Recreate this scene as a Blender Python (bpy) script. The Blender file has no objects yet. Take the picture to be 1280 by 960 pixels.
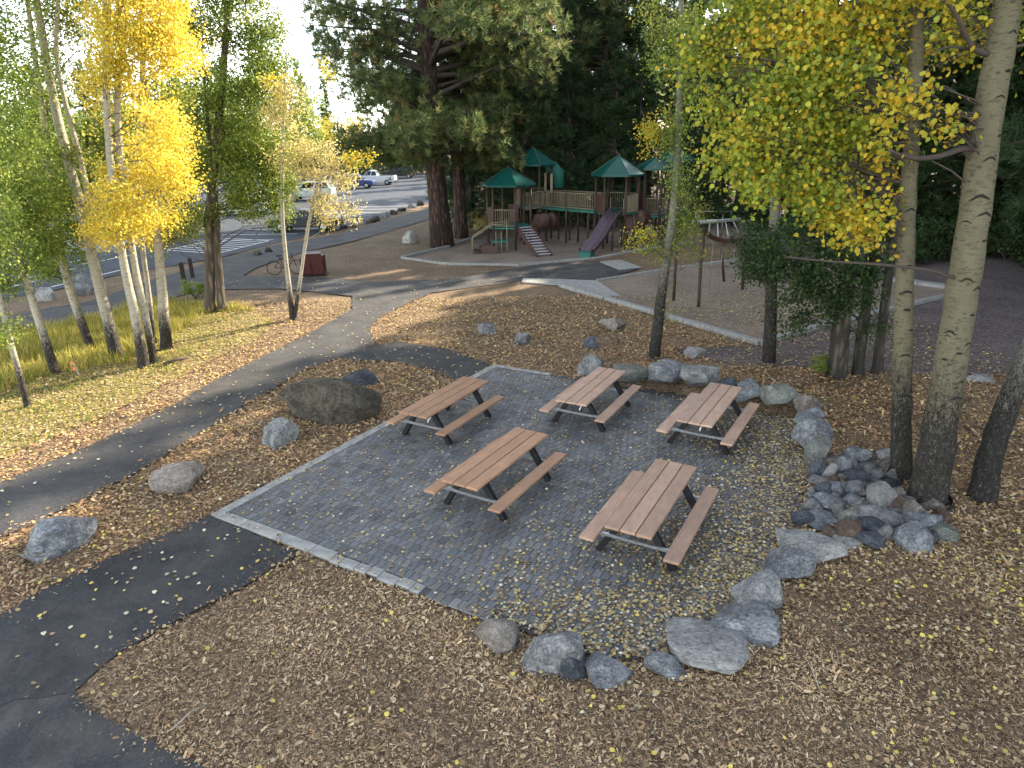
import bpy, bmesh, math, random
import numpy as np
from mathutils import Vector, Matrix

random.seed(7)
RNG = np.random.default_rng(11)
R = math.radians
scene = bpy.context.scene
COL = scene.collection

# ------------------------------------------------------------------ camera
SC = 0.96
F = 856.58                       # focal length in pixels of a 1280 wide frame
TH = R(20.104)                   # pitch below the horizon
RO = R(1.036)                    # roll
CAMZ = 6.426 * SC
_fw = Vector((0, math.cos(TH), -math.sin(TH)))
_up = Vector((0, math.sin(TH), math.cos(TH)))
_rt = Vector((1, 0, 0))
CR = _rt * math.cos(RO) - _up * math.sin(RO)
CU = _rt * math.sin(RO) + _up * math.cos(RO)
cam_data = bpy.data.cameras.new('camera')
cam = bpy.data.objects.new('camera', cam_data)
COL.objects.link(cam)
cam_data.sensor_width = 36.0
cam_data.lens = F * 36.0 / 1280.0
cam_data.clip_start = 0.1
cam_data.clip_end = 3000
M = Matrix.Identity(4)
for i in range(3):
    M[i][0], M[i][1], M[i][2] = CR[i], CU[i], -_fw[i]
M[2][3] = CAMZ
cam.matrix_world = M
scene.camera = cam

# ------------------------------------------------------------------ light
SUN_AZ = R(46)                   # clockwise from +Y
SUN_EL = R(27)
world = bpy.data.worlds.new('World')
scene.world = world
world.use_nodes = True
wn = world.node_tree
bg = wn.nodes['Background']
sky = wn.nodes.new('ShaderNodeTexSky')
sky.sky_type = 'NISHITA'
sky.sun_disc = False
sky.sun_elevation = SUN_EL
sky.sun_rotation = SUN_AZ
sky.air_density = 1.0
sky.dust_density = 0.3
sky.altitude = 1000
sky.ozone_density = 0.8
# thin white cloud over the whole sky
wtc = wn.nodes.new('ShaderNodeTexCoord')
wmap = wn.nodes.new('ShaderNodeMapping'); wmap.inputs['Scale'].default_value = (1.0, 1.0, 2.6)
wno = wn.nodes.new('ShaderNodeTexNoise'); wno.inputs['Scale'].default_value = 2.3; wno.inputs['Detail'].default_value = 7; wno.inputs['Roughness'].default_value = 0.58; wno.inputs['Distortion'].default_value = 0.5
wra = wn.nodes.new('ShaderNodeValToRGB'); wra.color_ramp.elements[0].position = 0.40; wra.color_ramp.elements[1].position = 0.62
wra.color_ramp.elements[0].color = (0.12, 0.12, 0.12, 1); wra.color_ramp.elements[1].color = (0.92, 0.92, 0.92, 1)
wbw = wn.nodes.new('ShaderNodeRGBToBW')
wcl = wn.nodes.new('ShaderNodeMix'); wcl.data_type = 'RGBA'; wcl.blend_type = 'MULTIPLY'; wcl.inputs[0].default_value = 1.0
wcl.inputs[7].default_value = (1.62, 1.55, 1.42, 1)
wmx = wn.nodes.new('ShaderNodeMix'); wmx.data_type = 'RGBA'
wn.links.new(wtc.outputs['Generated'], wmap.inputs['Vector']); wn.links.new(wmap.outputs['Vector'], wno.inputs['Vector']); wn.links.new(wno.outputs['Fac'], wra.inputs['Fac'])
wn.links.new(sky.outputs['Color'], wbw.inputs['Color']); wn.links.new(wbw.outputs['Val'], wcl.inputs[6])
wn.links.new(wra.outputs['Color'], wmx.inputs[0]); wn.links.new(sky.outputs['Color'], wmx.inputs[6]); wn.links.new(wcl.outputs[2], wmx.inputs[7])
wn.links.new(wmx.outputs[2], bg.inputs['Color'])
bg.inputs['Strength'].default_value = 0.15
sun_data = bpy.data.lights.new('sun', 'SUN')
sun = bpy.data.objects.new('sun', sun_data)
COL.objects.link(sun)
sun_data.energy = 3.8
sun_data.angle = R(0.6)
sun_data.color = (1.0, 0.87, 0.68)
sdir = Vector((math.sin(SUN_AZ) * math.cos(SUN_EL), math.cos(SUN_AZ) * math.cos(SUN_EL), math.sin(SUN_EL)))
sun.rotation_euler = sdir.to_track_quat('Z', 'Y').to_euler()
sun.location = (30, 30, 40)
scene.view_settings.view_transform = 'Standard'
scene.view_settings.look = 'None'
scene.view_settings.gamma = 1.0
scene.view_settings.use_curve_mapping = False
scene.view_settings.exposure = 2.25
scene.render.engine = 'CYCLES'
scene.cycles.max_bounces = 6
scene.cycles.diffuse_bounces = 2
scene.cycles.transmission_bounces = 3
scene.cycles.use_denoising = True

# ------------------------------------------------------------------ placing
def ray(u, v):
    xr = (u - 640.0) / F
    yr = (480.0 - v) / F
    return _fw + CR * xr + CU * yr

def P(u, v, z=0.0):
    d = ray(u, v)
    t = (z - CAMZ) / d.z
    return Vector((d.x * t, d.y * t, z))

def A(u, v, Y):
    d = ray(u, v)
    t = Y / d.y
    return Vector((d.x * t, Y, CAMZ + d.z * t))

def pxm(Y, u=640, v=400):
    return F / (Vector((0, 0, 0)) + ray(u, v)).length * ray(u, v).y / Y * 1.0 if False else F * ray(u, v).y / Y

def poly_px(pts, z=0.0):
    return [P(u, v, z).to_2d() for u, v in pts]

def inpoly(px, py, poly):
    px = np.asarray(px, float); py = np.asarray(py, float)
    ins = np.zeros(px.shape, bool)
    n = len(poly)
    j = n - 1
    for i in range(n):
        xi, yi = poly[i][0], poly[i][1]
        xj, yj = poly[j][0], poly[j][1]
        c = ((yi > py) != (yj > py)) & (px < (xj - xi) * (py - yi) / (yj - yi + 1e-12) + xi)
        ins ^= c
        j = i
    return ins

def segdist(px, py, line):
    """distance to a polyline and the interpolated third value of its nodes"""
    px = np.asarray(px, float); py = np.asarray(py, float)
    best = np.full(px.shape, 1e9); val = np.zeros(px.shape)
    for a, b in zip(line[:-1], line[1:]):
        dx, dy = b[0] - a[0], b[1] - a[1]
        t = np.clip(((px - a[0]) * dx + (py - a[1]) * dy) / (dx * dx + dy * dy + 1e-9), 0, 1)
        d = np.hypot(px - a[0] - t * dx, py - a[1] - t * dy)
        w = a[2] + (b[2] - a[2]) * t if len(a) > 2 else 0 * t
        m = d < best
        best[m] = d[m]; val[m] = np.broadcast_to(w, px.shape)[m]
    return best, val

PATIO_Z = 0.042
PATIO = poly_px([(263, 643), (617, 455), (690, 467), (760, 479), (850, 489), (950, 512), (1000, 520), (1010, 590),
                 (1003, 655), (985, 680), (950, 716), (915, 760), (880, 790), (830, 822), (760, 822), (720, 812), (650, 785), (600, 771), (523, 741)], PATIO_Z)
_w = [(722, 470, 0.0), (772, 482, .20), (850, 489, .28), (950, 512, .28), (1005, 522, .28), (1022, 590, .22), (1015, 660, .12), (930, 765, .05), (850, 830, 0.0)]
WALL = [(P(u, v).x, P(u, v).y, h) for u, v, h in _w]

def gza(x, y):
    x = np.asarray(x, float); y = np.asarray(y, float)
    d, h = segdist(x, y, WALL)
    ins = inpoly(x, y, PATIO)
    t = np.clip(1 - d / 2.6, 0, 1)
    t = t * t * (3 - 2 * t)
    return np.where(ins, 0.0, h * t)

def gz(x, y):
    return float(gza(np.array([x]), np.array([y]))[0])

def PG(u, v):
    z = 0.0
    for _ in range(5):
        p = P(u, v, z)
        z = gz(p.x, p.y)
    return P(u, v, z)

# ------------------------------------------------------------------ objects
def tag(o, label=None, cat=None, group=None, kind=None):
    if label: o['label'] = label
    if cat: o['category'] = cat
    if group: o['group'] = group
    if kind: o['kind'] = kind
    return o

def empty(name, loc, rz=0.0):
    o = bpy.data.objects.new(name, None)
    COL.objects.link(o)
    o.location = loc
    o.rotation_euler = (0, 0, rz)
    o.empty_display_size = 0.2
    return o

def link(name, me, parent=None, loc=None):
    o = bpy.data.objects.new(name, me)
    COL.objects.link(o)
    if parent is not None: o.parent = parent
    if loc is not None: o.location = loc
    return o

def copy_tree(o, parent=None):
    c = o.copy()
    COL.objects.link(c)
    c.parent = parent
    for ch in o.children:
        copy_tree(ch, c)
    return c

class MB:
    def __init__(s):
        s.v = []; s.f = []; s.sm = []
    def add(s, vs, fs, smooth=False):
        b = len(s.v)
        s.v += [tuple(x) for x in vs]
        s.f += [tuple(b + i for i in f) for f in fs]
        s.sm += [smooth] * len(fs)
        return s
    def box(s, c, d, rot=None):
        c = Vector(c); hx, hy, hz = d[0] / 2, d[1] / 2, d[2] / 2
        vs = []
        for x, y, z in ((-1,-1,-1),(1,-1,-1),(1,1,-1),(-1,1,-1),(-1,-1,1),(1,-1,1),(1,1,1),(-1,1,1)):
            p = Vector((x * hx, y * hy, z * hz))
            if rot is not None: p = rot @ p
            vs.append(p + c)
        return s.add(vs, [(0,3,2,1),(4,5,6,7),(0,1,5,4),(1,2,6,5),(2,3,7,6),(3,0,4,7)])
    def bar(s, a, b, w, h, up=(0, 0, 1)):
        a = Vector(a); b = Vector(b); d = b - a; L = d.length; d = d / L
        up = Vector(up)
        sx = d.cross(up)
        if sx.length < 1e-4: sx = d.cross(Vector((1, 0, 0)))
        sx.normalize(); uy = sx.cross(d)
        rot = Matrix((d, sx, uy)).transposed()
        return s.box((a + b) / 2, (L, w, h), rot)
    def tube(s, pts, rads, n=8, cap=True):
        pts = [Vector(p) for p in pts]
        if not hasattr(rads, '__len__'): rads = [rads] * len(pts)
        rings = []
        ref = Vector((0.31, 0.77, 0.2)).normalized()
        for i, p in enumerate(pts):
            d = (pts[min(i + 1, len(pts) - 1)] - pts[max(i - 1, 0)]).normalized()
            if abs(d.dot(ref)) > 0.95: ref = Vector((0.9, -0.1, 0.3)).normalized()
            a = d.cross(ref).normalized(); b = d.cross(a)
            ref = -b.cross(d).cross(d) if False else ref
            rings.append([p + (a * math.cos(2 * math.pi * k / n) + b * math.sin(2 * math.pi * k / n)) * rads[i] for k in range(n)])
        vs = [q for r in rings for q in r]
        fs = []
        for i in range(len(pts) - 1):
            for k in range(n):
                k2 = (k + 1) % n
                fs.append((i * n + k, i * n + k2, (i + 1) * n + k2, (i + 1) * n + k))
        s.add(vs, fs, True)
        if cap:
            b = len(s.v) - len(vs)
            s.f.append(tuple(b + k for k in range(n))[::-1]); s.sm.append(False)
            s.f.append(tuple(b + (len(pts) - 1) * n + k for k in range(n))); s.sm.append(False)
        return s
    def prism(s, poly, y0, y1):
        """poly in (x,z), extruded along y"""
        n = len(poly)
        vs = [(p[0], y0, p[1]) for p in poly] + [(p[0], y1, p[1]) for p in poly]
        fs = [tuple(range(n)), tuple(range(2 * n - 1, n - 1, -1))]
        fs += [(i, i + n, (i + 1) % n + n, (i + 1) % n) for i in range(n)]
        return s.add(vs, fs)
    def mesh(s, name, mat, bevel=0.0):
        me = bpy.data.meshes.new(name)
        me.from_pydata(s.v, [], s.f)
        me.polygons.foreach_set('use_smooth', s.sm)
        bm = bmesh.new(); bm.from_mesh(me)
        bmesh.ops.recalc_face_normals(bm, faces=bm.faces)
        if bevel:
            bmesh.ops.bevel(bm, geom=list(bm.edges), offset=bevel, segments=1, affect='EDGES', clamp_overlap=True)
        bm.to_mesh(me); bm.free()
        me.materials.append(mat)
        me.update()
        return me
    def build(s, name, mat, parent=None, bevel=0.0, loc=None):
        return link(name, s.mesh(name, mat, bevel), parent, loc)

def np_mesh(name, verts, k, mat, cols=None, smooth=False):
    """uniform k-gons: verts (N*k,3); cols (N,3) one colour per face"""
    verts = np.asarray(verts, np.float32).reshape(-1, 3)
    nv = len(verts); nf = nv // k
    me = bpy.data.meshes.new(name)
    me.vertices.add(nv); me.loops.add(nv); me.polygons.add(nf)
    me.vertices.foreach_set('co', verts.ravel())
    me.loops.foreach_set('vertex_index', np.arange(nv, dtype=np.int32))
    me.polygons.foreach_set('loop_start', np.arange(0, nv, k, dtype=np.int32))
    me.polygons.foreach_set('loop_total', np.full(nf, k, np.int32))
    if cols is not None:
        ca = me.color_attributes.new('tint', 'FLOAT_COLOR', 'POINT')
        c = np.ones((nv, 4), np.float32)
        c[:, :3] = np.repeat(np.asarray(cols, np.float32), k, axis=0)
        ca.data.foreach_set('color', c.ravel())
    me.update(calc_edges=True)
    if smooth:
        me.polygons.foreach_set('use_smooth', np.ones(nf, bool))
    me.materials.append(mat)
    return me

# ------------------------------------------------------------------ materials
class NT:
    def __init__(s, name):
        s.m = bpy.data.materials.new(name); s.m.use_nodes = True
        s.t = s.m.node_tree; s.b = s.t.nodes['Principled BSDF']; s.out = s.t.nodes['Material Output']
        s.b.inputs['Specular IOR Level'].default_value = 0.3
    def n(s, typ, **kw):
        nd = s.t.nodes.new(typ)
        for k, v in kw.items():
            if k in nd.inputs.keys() if hasattr(nd.inputs, 'keys') else False: nd.inputs[k].default_value = v
            else: setattr(nd, k, v)
        return nd
    def l(s, a, b): s.t.links.new(a, b)
    def coord(s, kind='Object', scale=(1, 1, 1), rot=(0, 0, 0)):
        tc = s.t.nodes.new('ShaderNodeTexCoord'); mp = s.t.nodes.new('ShaderNodeMapping')
        mp.inputs['Scale'].default_value = scale; mp.inputs['Rotation'].default_value = rot
        s.l(tc.outputs[kind], mp.inputs['Vector'])
        return mp.outputs['Vector']
    def noise(s, vec, scale, detail=4, rough=0.6, dist=0.0):
        n = s.t.nodes.new('ShaderNodeTexNoise')
        n.inputs['Scale'].default_value = scale; n.inputs['Detail'].default_value = detail
        n.inputs['Roughness'].default_value = rough; n.inputs['Distortion'].default_value = dist
        s.l(vec, n.inputs['Vector'])
        return n.outputs['Fac']
    def vor(s, vec, scale, feature='F1', out='Distance', rand=1.0):
        n = s.t.nodes.new('ShaderNodeTexVoronoi'); n.feature = feature
        n.inputs['Scale'].default_value = scale; n.inputs['Randomness'].default_value = rand
        s.l(vec, n.inputs['Vector'])
        return n.outputs[out]
    def ramp(s, fac, stops, interp='LINEAR'):
        r = s.t.nodes.new('ShaderNodeValToRGB'); r.color_ramp.interpolation = interp
        while len(r.color_ramp.elements) < len(stops): r.color_ramp.elements.new(0.5)
        for e, (p, c) in zip(r.color_ramp.elements, stops):
            e.position = p
            e.color = (c, c, c, 1) if not hasattr(c, '__len__') else (*c, 1)
        s.l(fac, r.inputs['Fac'])
        return r.outputs['Color']
    def mix(s, fac, a, b, mode='MIX'):
        m = s.t.nodes.new('ShaderNodeMix'); m.data_type = 'RGBA'; m.blend_type = mode
        for sock, val in ((m.inputs[0], fac), (m.inputs[6], a), (m.inputs[7], b)):
            if isinstance(val, (int, float)): sock.default_value = val if sock == m.inputs[0] else (val, val, val, 1)
            elif isinstance(val, tuple): sock.default_value = (*val, 1)
            else: s.l(val, sock)
        return m.outputs[2]
    def math(s, op, a, b=0.0):
        m = s.t.nodes.new('ShaderNodeMath'); m.operation = op
        for sock, val in ((m.inputs[0], a), (m.inputs[1], b)):
            if isinstance(val, (int, float)): sock.default_value = val
            else: s.l(val, sock)
        return m.outputs[0]
    def bump(s, h, strength=0.5, dist=0.02):
        b = s.t.nodes.new('ShaderNodeBump'); b.inputs['Strength'].default_value = strength
        b.inputs['Distance'].default_value = dist
        s.l(h, b.inputs['Height']); s.l(b.outputs['Normal'], s.b.inputs['Normal'])
    def color(s, c):
        if isinstance(c, tuple): s.b.inputs['Base Color'].default_value = (*c, 1)
        else: s.l(c, s.b.inputs['Base Color'])
    def rough(s, r):
        if isinstance(r, (int, float)): s.b.inputs['Roughness'].default_value = r
        else: s.l(r, s.b.inputs['Roughness'])
    def done(s, r=None):
        if r is not None: s.rough(r)
        return s.m

def simple(name, c, rough=0.6, metal=0.0, var=0.25, scale=6.0, bump=0.0):
    t = NT(name); v = t.coord('Object')
    n = t.noise(v, scale, 5, 0.65)
    d = tuple(x * (1 - var) for x in c); b = tuple(min(1, x * (1 + var)) for x in c)
    t.color(t.ramp(n, [(0.3, d), (0.7, b)]))
    t.b.inputs['Metallic'].default_value = metal
    if bump: t.bump(t.noise(v, scale * 6, 3), bump, 0.01)
    return t.done(rough)

def attr_leaf(name, trans=0.4, rough=0.5, spec=0.25):
    t = NT(name)
    a = t.n('ShaderNodeAttribute'); a.attribute_name = 'tint'
    v = t.coord('Object')
    n = t.ramp(t.noise(v, 55, 2), [(0.3, 0.8), (0.7, 1.12)])
    c = t.mix(1.0, a.outputs['Color'], n, 'MULTIPLY')
    t.color(c); t.rough(rough); t.b.inputs['Specular IOR Level'].default_value = spec
    tr = t.n('ShaderNodeBsdfTranslucent'); t.l(c, tr.inputs['Color'])
    mx = t.n('ShaderNodeMixShader'); mx.inputs[0].default_value = trans
    t.l(t.b.outputs[0], mx.inputs[1]); t.l(tr.outputs[0], mx.inputs[2]); t.l(mx.outputs[0], t.out.inputs['Surface'])
    return t.m

MAT = {}
MAT['leaf'] = attr_leaf('broad_leaf', 0.5, 0.45)
MAT['needle'] = attr_leaf('pine_needle', 0.48, 0.5)
MAT['litter'] = attr_leaf('dry_leaf', 0.1, 0.7, 0.15)
MAT['chip'] = attr_leaf('wood_chip', 0.0, 0.8, 0.15)
MAT['blade'] = attr_leaf('grass_blade', 0.35, 0.6)

def mulch_mat(name, cols, scale=1.0):
    t = NT(name); g = t.coord('Object')
    big = t.noise(g, 0.5, 4, 0.6)
    va = t.coord('Object', (18 * scale, 55 * scale, 30), (0, 0, 0.5))
    vb = t.coord('Object', (50 * scale, 16 * scale, 30), (0, 0, 0.2))
    ca = t.vor(va, 1.0, 'F1', 'Color'); cb = t.vor(vb, 1.0, 'F1', 'Color')
    da = t.vor(va, 1.0, 'F1', 'Distance'); db = t.vor(vb, 1.0, 'F1', 'Distance')
    sel = t.ramp(t.noise(g, 9 * scale, 3), [(0.47, 0.0), (0.53, 1.0)])
    c = t.mix(sel, ca, cb); d = t.mix(sel, da, db)
    sep = t.n('ShaderNodeSeparateColor'); t.l(c, sep.inputs[0])
    base = t.ramp(sep.outputs[0], [(0.0, cols[0]), (0.35, cols[1]), (0.7, cols[2]), (1.0, cols[3])])
    base = t.mix(1.0, base, t.ramp(big, [(0.3, 0.72), (0.7, 1.15)]), 'MULTIPLY')
    t.color(base)
    h = t.math('SUBTRACT', sep.outputs[1], t.math('MULTIPLY', d, 1.2))
    t.bump(h, 0.9, 0.02)
    return t.done(0.85)

MAT['mulch'] = mulch_mat('bark_mulch', [(0.085, 0.056, 0.034), (0.18, 0.12, 0.07), (0.27, 0.185, 0.11), (0.40, 0.29, 0.175)])
MAT['duff'] = mulch_mat('pine_duff', [(0.06, 0.048, 0.046), (0.115, 0.09, 0.085), (0.16, 0.13, 0.12), (0.26, 0.22, 0.20)], 0.8)
MAT['play'] = mulch_mat('play_fibre', [(0.17, 0.13, 0.1), (0.25, 0.195, 0.15), (0.31, 0.245, 0.19), (0.40, 0.32, 0.25)], 0.9)
MAT['turf'] = mulch_mat('dry_turf', [(0.12, 0.10, 0.03), (0.23, 0.19, 0.06), (0.32, 0.25, 0.09), (0.42, 0.33, 0.14)])

def asphalt(name, c, dust=0.3, crack=True):
    t = NT(name); g = t.coord('Object')
    fine = t.noise(g, 140, 3, 0.7)
    mid = t.noise(g, 1.1, 7, 0.72, 0.8)
    grain = t.noise(g, 26, 5, 0.8)
    lo = tuple(x * 0.62 for x in c); hi = tuple(min(1, x * 1.7) for x in c)
    col = t.ramp(grain, [(0.32, lo), (0.5, c), (0.72, hi)])
    col = t.mix(1.0, col, t.ramp(t.noise(g, 0.6, 5, 0.7, 0.5), [(0.35, 0.72), (0.65, 1.25)]), 'MULTIPLY')
    dirt = t.ramp(mid, [(0.45, 0.0), (0.72, dust)])
    col = t.mix(dirt, col, (0.17, 0.14, 0.11))
    ck = t.vor(t.coord('Object', (0.45, 0.45, 0.45)), 1.0, 'DISTANCE_TO_EDGE', 'Distance')
    ckm = t.mix(1.0, t.ramp(ck, [(0.0, 0.4), (0.007, 0.0)]), t.ramp(t.noise(g, 0.8, 3), [(0.5, 0.0), (0.58, 1.0)]), 'MULTIPLY')
    col = t.mix(ckm, col, (0.018, 0.017, 0.016))
    t.color(col)
    t.bump(t.math('ADD', fine, t.math('MULTIPLY', grain, 1.5)), 0.45, 0.006)
    return t.done(0.82)

MAT['asphalt_new'] = asphalt('new_asphalt', (0.040, 0.041, 0.042), 0.25)
MAT['asphalt_path'] = asphalt('path_asphalt', (0.056, 0.056, 0.057), 0.35)
MAT['asphalt_old'] = asphalt('old_asphalt', (0.048, 0.049, 0.051), 0.45)
MAT['asphalt_lot'] = asphalt('lot_asphalt', (0.05, 0.058, 0.072), 0.08)
MAT['paint'] = simple('road_paint', (0.72, 0.72, 0.70), 0.7, var=0.15, scale=20)
MAT['concrete'] = simple('concrete', (0.30, 0.295, 0.275), 0.85, var=0.28, scale=5, bump=0.3)
MAT['kerb'] = simple('kerb_concrete', (0.27, 0.27, 0.255), 0.85, var=0.3, scale=7, bump=0.35)

def paver_mat():
    t = NT('paver_concrete'); g = t.coord('Object')
    a = t.n('ShaderNodeAttribute'); a.attribute_name = 'tint'
    n = t.ramp(t.noise(g, 22, 4, 0.7), [(0.3, 0.75), (0.75, 1.2)])
    st = t.ramp(t.noise(g, 0.9, 4, 0.6), [(0.35, 0.8), (0.65, 1.12)])
    c = t.mix(1.0, a.outputs['Color'], n, 'MULTIPLY')
    c = t.mix(1.0, c, st, 'MULTIPLY')
    t.color(c); t.bump(t.noise(g, 90, 3), 0.3, 0.006)
    return t.done(0.72)
MAT['paver'] = paver_mat()
MAT['sand'] = simple('joint_sand', (0.085, 0.08, 0.074), 0.95, var=0.3, scale=30)

def rock_mat(name, c1, c2, speck=0.5, lichen=None):
    t = NT(name); g = t.coord('Object')
    oi = t.n('ShaderNodeObjectInfo'); ad = t.n('ShaderNodeVectorMath'); ad.operation = 'ADD'
    sc_ = t.n('ShaderNodeVectorMath'); sc_.operation = 'SCALE'; sc_.inputs['Scale'].default_value = 0.37
    t.l(oi.outputs['Location'], sc_.inputs[0]); t.l(g, ad.inputs[0]); t.l(sc_.outputs[0], ad.inputs[1]); g = ad.outputs[0]
    n = t.noise(g, 1.7, 7, 0.7, 0.6)
    f = t.noise(g, 11, 5, 0.75)
    c = t.ramp(n, [(0.3, tuple(x * 0.62 for x in c1)), (0.45, c1), (0.68, c2)])
    c = t.mix(1.0, c, t.ramp(f, [(0.32, 1 - speck * 0.9), (0.5, 0.95), (0.7, 1 + speck * 0.8)]), 'MULTIPLY')
    crk = t.vor(g, 1.5, 'DISTANCE_TO_EDGE', 'Distance')
    c = t.mix(t.ramp(crk, [(0.0, 0.55), (0.035, 0.0)]), c, tuple(x * 0.35 for x in c1))
    m = t.ramp(t.noise(g, 2.6, 6, 0.75), [(0.56, 0.0), (0.64, 0.6)])
    c = t.mix(m, c, lichen or tuple(min(1, x * 1.2 + 0.03) for x in c2))
    c = t.mix(1.0, c, t.ramp(oi.outputs['Random'], [(0.0, 0.78), (1.0, 1.1)]), 'MULTIPLY')
    t.color(c)
    h = t.math('ADD', t.noise(g, 3.5, 7, 0.75), t.math('MULTIPLY', f, 0.35))
    t.bump(h, 0.85, 0.10)
    return t.done(0.88)
MAT['rock_grey'] = rock_mat('grey_rock', (0.18, 0.185, 0.185), (0.36, 0.36, 0.345), 0.7)
MAT['rock_blue'] = rock_mat('blue_grey_rock', (0.19, 0.20, 0.212), (0.40, 0.412, 0.415), 0.8)
MAT['rock_pale'] = rock_mat('pale_rock', (0.31, 0.305, 0.29), (0.49, 0.48, 0.455), 0.6)
MAT['rock_tan'] = rock_mat('tan_rock', (0.22, 0.19, 0.16), (0.40, 0.355, 0.30), 0.5)
MAT['rock_dark'] = rock_mat('dark_rock', (0.07, 0.08, 0.095), (0.17, 0.18, 0.195), 0.6)
MAT['rock_brown'] = rock_mat('brown_rock', (0.06, 0.052, 0.038), (0.135, 0.115, 0.085), 0.7, (0.13, 0.12, 0.10))
MAT['rock_rust'] = rock_mat('rust_rock', (0.15, 0.10, 0.075), (0.26, 0.19, 0.145), 0.5)
MAT['rock_green'] = rock_mat('green_grey_rock', (0.19, 0.20, 0.175), (0.33, 0.34, 0.30), 0.5)

def wood_mat(name, c):
    t = NT(name); g = t.coord('Object', (1.2, 26, 26))
    n = t.noise(g, 2.0, 6, 0.7, 0.3)
    m = t.noise(t.coord('Object'), 2.5, 3)
    d = tuple(x * 0.74 for x in c); h = tuple(min(1, x * 1.2) for x in c)
    col = t.ramp(n, [(0.3, d), (0.7, h)])
    col = t.mix(1.0, col, t.ramp(m, [(0.3, 0.86), (0.7, 1.1)]), 'MULTIPLY')
    oi = t.n('ShaderNodeObjectInfo'); col = t.mix(1.0, col, t.ramp(oi.outputs['Random'], [(0.0, 0.82), (1.0, 1.1)]), 'MULTIPLY')
    st = t.ramp(t.noise(t.coord('Object', (1, 4, 4)), 3.5, 6, 0.7), [(0.52, 0.0), (0.72, 0.45)])
    col = t.mix(st, col, tuple(x * 0.45 for x in c))
    t.color(col); t.bump(n, 0.35, 0.004)
    t.b.inputs['Specular IOR Level'].default_value = 0.45
    return t.done(0.5)
MAT['plank_a'] = wood_mat('orange_brown_composite', (0.40, 0.225, 0.13))
MAT['plank_b'] = wood_mat('pink_sheen_composite', (0.47, 0.305, 0.215))  # same brown planks, with the sky's sheen put into a paler pink tint
MAT['plank_c'] = wood_mat('rose_sheen_composite', (0.43, 0.27, 0.185))  # grazing sky reflection worked into the plank colour here too
MAT['black_steel'] = simple('black_steel', (0.018, 0.018, 0.02), 0.5, 0.2, scale=12)
MAT['galv'] = simple('galvanised_steel', (0.42, 0.44, 0.46), 0.4, 0.85, scale=15)

def aspen_bark(name, light, dark, rough_h=1.4, marks=0.55):
    t = NT(name)
    tc = t.n('ShaderNodeTexCoord'); sp = t.n('ShaderNodeSeparateXYZ'); t.l(tc.outputs['Object'], sp.inputs[0])
    g = t.coord('Object', (1, 1, 1))
    band = t.noise(t.coord('Object', (3.0, 3.0, 14.0)), 2.2, 5, 0.7, 0.5)
    base = t.ramp(t.noise(g, 4, 4), [(0.3, tuple(x * 0.8 for x in light)), (0.7, light)])
    base = t.mix(t.ramp(band, [(0.53, 0.0), (0.62, 0.8)]), base, tuple(x * 0.36 for x in light))
    eye = t.vor(t.coord('Object', (4.6, 4.6, 6.5)), 1.0, 'F1', 'Distance')
    em = t.ramp(eye, [(0.13, 1.0), (0.2, 0.0)])
    base = t.mix(t.mix(1.0, em, marks, 'MULTIPLY'), base, (0.03, 0.026, 0.022))
    # the rough dark foot that old aspen bark has
    fur = t.noise(t.coord('Object', (9, 9, 4.5)), 2.6, 7, 0.8, 1.2)
    hgt = t.math('ADD', t.math('DIVIDE', sp.outputs['Z'], rough_h), t.math('MULTIPLY', t.math('SUBTRACT', fur, 0.5), 1.9))
    foot = t.ramp(hgt, [(0.55, 1.0), (0.95, 0.0)])
    col = t.mix(foot, base, t.ramp(fur, [(0.44, tuple(x * 0.3 for x in dark)), (0.56, dark), (0.68, tuple(min(1, x * 4.5) for x in dark))]))
    t.color(col)
    hh = t.math('ADD', t.math('MULTIPLY', fur, 1.0), t.math('MULTIPLY', band, 0.4))
    t.bump(hh, 0.9, 0.05)
    return t.done(0.75)
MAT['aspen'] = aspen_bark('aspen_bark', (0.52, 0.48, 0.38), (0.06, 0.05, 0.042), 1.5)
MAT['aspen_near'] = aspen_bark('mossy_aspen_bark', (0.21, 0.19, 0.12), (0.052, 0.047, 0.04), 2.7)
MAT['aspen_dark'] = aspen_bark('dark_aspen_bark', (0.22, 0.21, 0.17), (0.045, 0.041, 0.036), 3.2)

def pine_bark(name, c1, c2):
    t = NT(name)
    v = t.coord('Object', (3.2, 3.2, 0.75))
    n = t.vor(v, 2.2, 'F1', 'Distance'); f = t.noise(v, 5, 6, 0.7, 0.8)
    h = t.math('ADD', n, t.math('MULTIPLY', f, 0.7))
    t.color(t.ramp(h, [(0.35, c2), (0.85, c1)])); t.bump(h, 0.9, 0.08)
    return t.done(0.9)
MAT['pine_bark'] = pine_bark('pine_bark', (0.035, 0.024, 0.02), (0.17, 0.10, 0.072))
MAT['tan_bark'] = pine_bark('tan_bark', (0.09, 0.075, 0.06), (0.30, 0.245, 0.18))
MAT['grey_bark'] = pine_bark('grey_bark', (0.04, 0.036, 0.03), (0.15, 0.13, 0.10))
MAT['scar'] = simple('bark_scar', (0.022, 0.019, 0.016), 0.9, scale=20)
MAT['twig'] = simple('twig', (0.07, 0.055, 0.045), 0.85, scale=20)
MAT['twig_pale'] = simple('pale_twig', (0.30, 0.26, 0.20), 0.85, scale=20)
MAT['roof_green'] = simple('green_roof', (0.008, 0.075, 0.06), 0.24, 0.0, var=0.15, scale=2)
MAT['deck_green'] = simple('green_deck', (0.02, 0.12, 0.09), 0.6, var=0.2)
MAT['post_brown'] = simple('brown_post', (0.055, 0.034, 0.026), 0.5, var=0.2)
MAT['panel_brown'] = simple('brown_panel', (0.075, 0.038, 0.03), 0.45, var=0.2)
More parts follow.
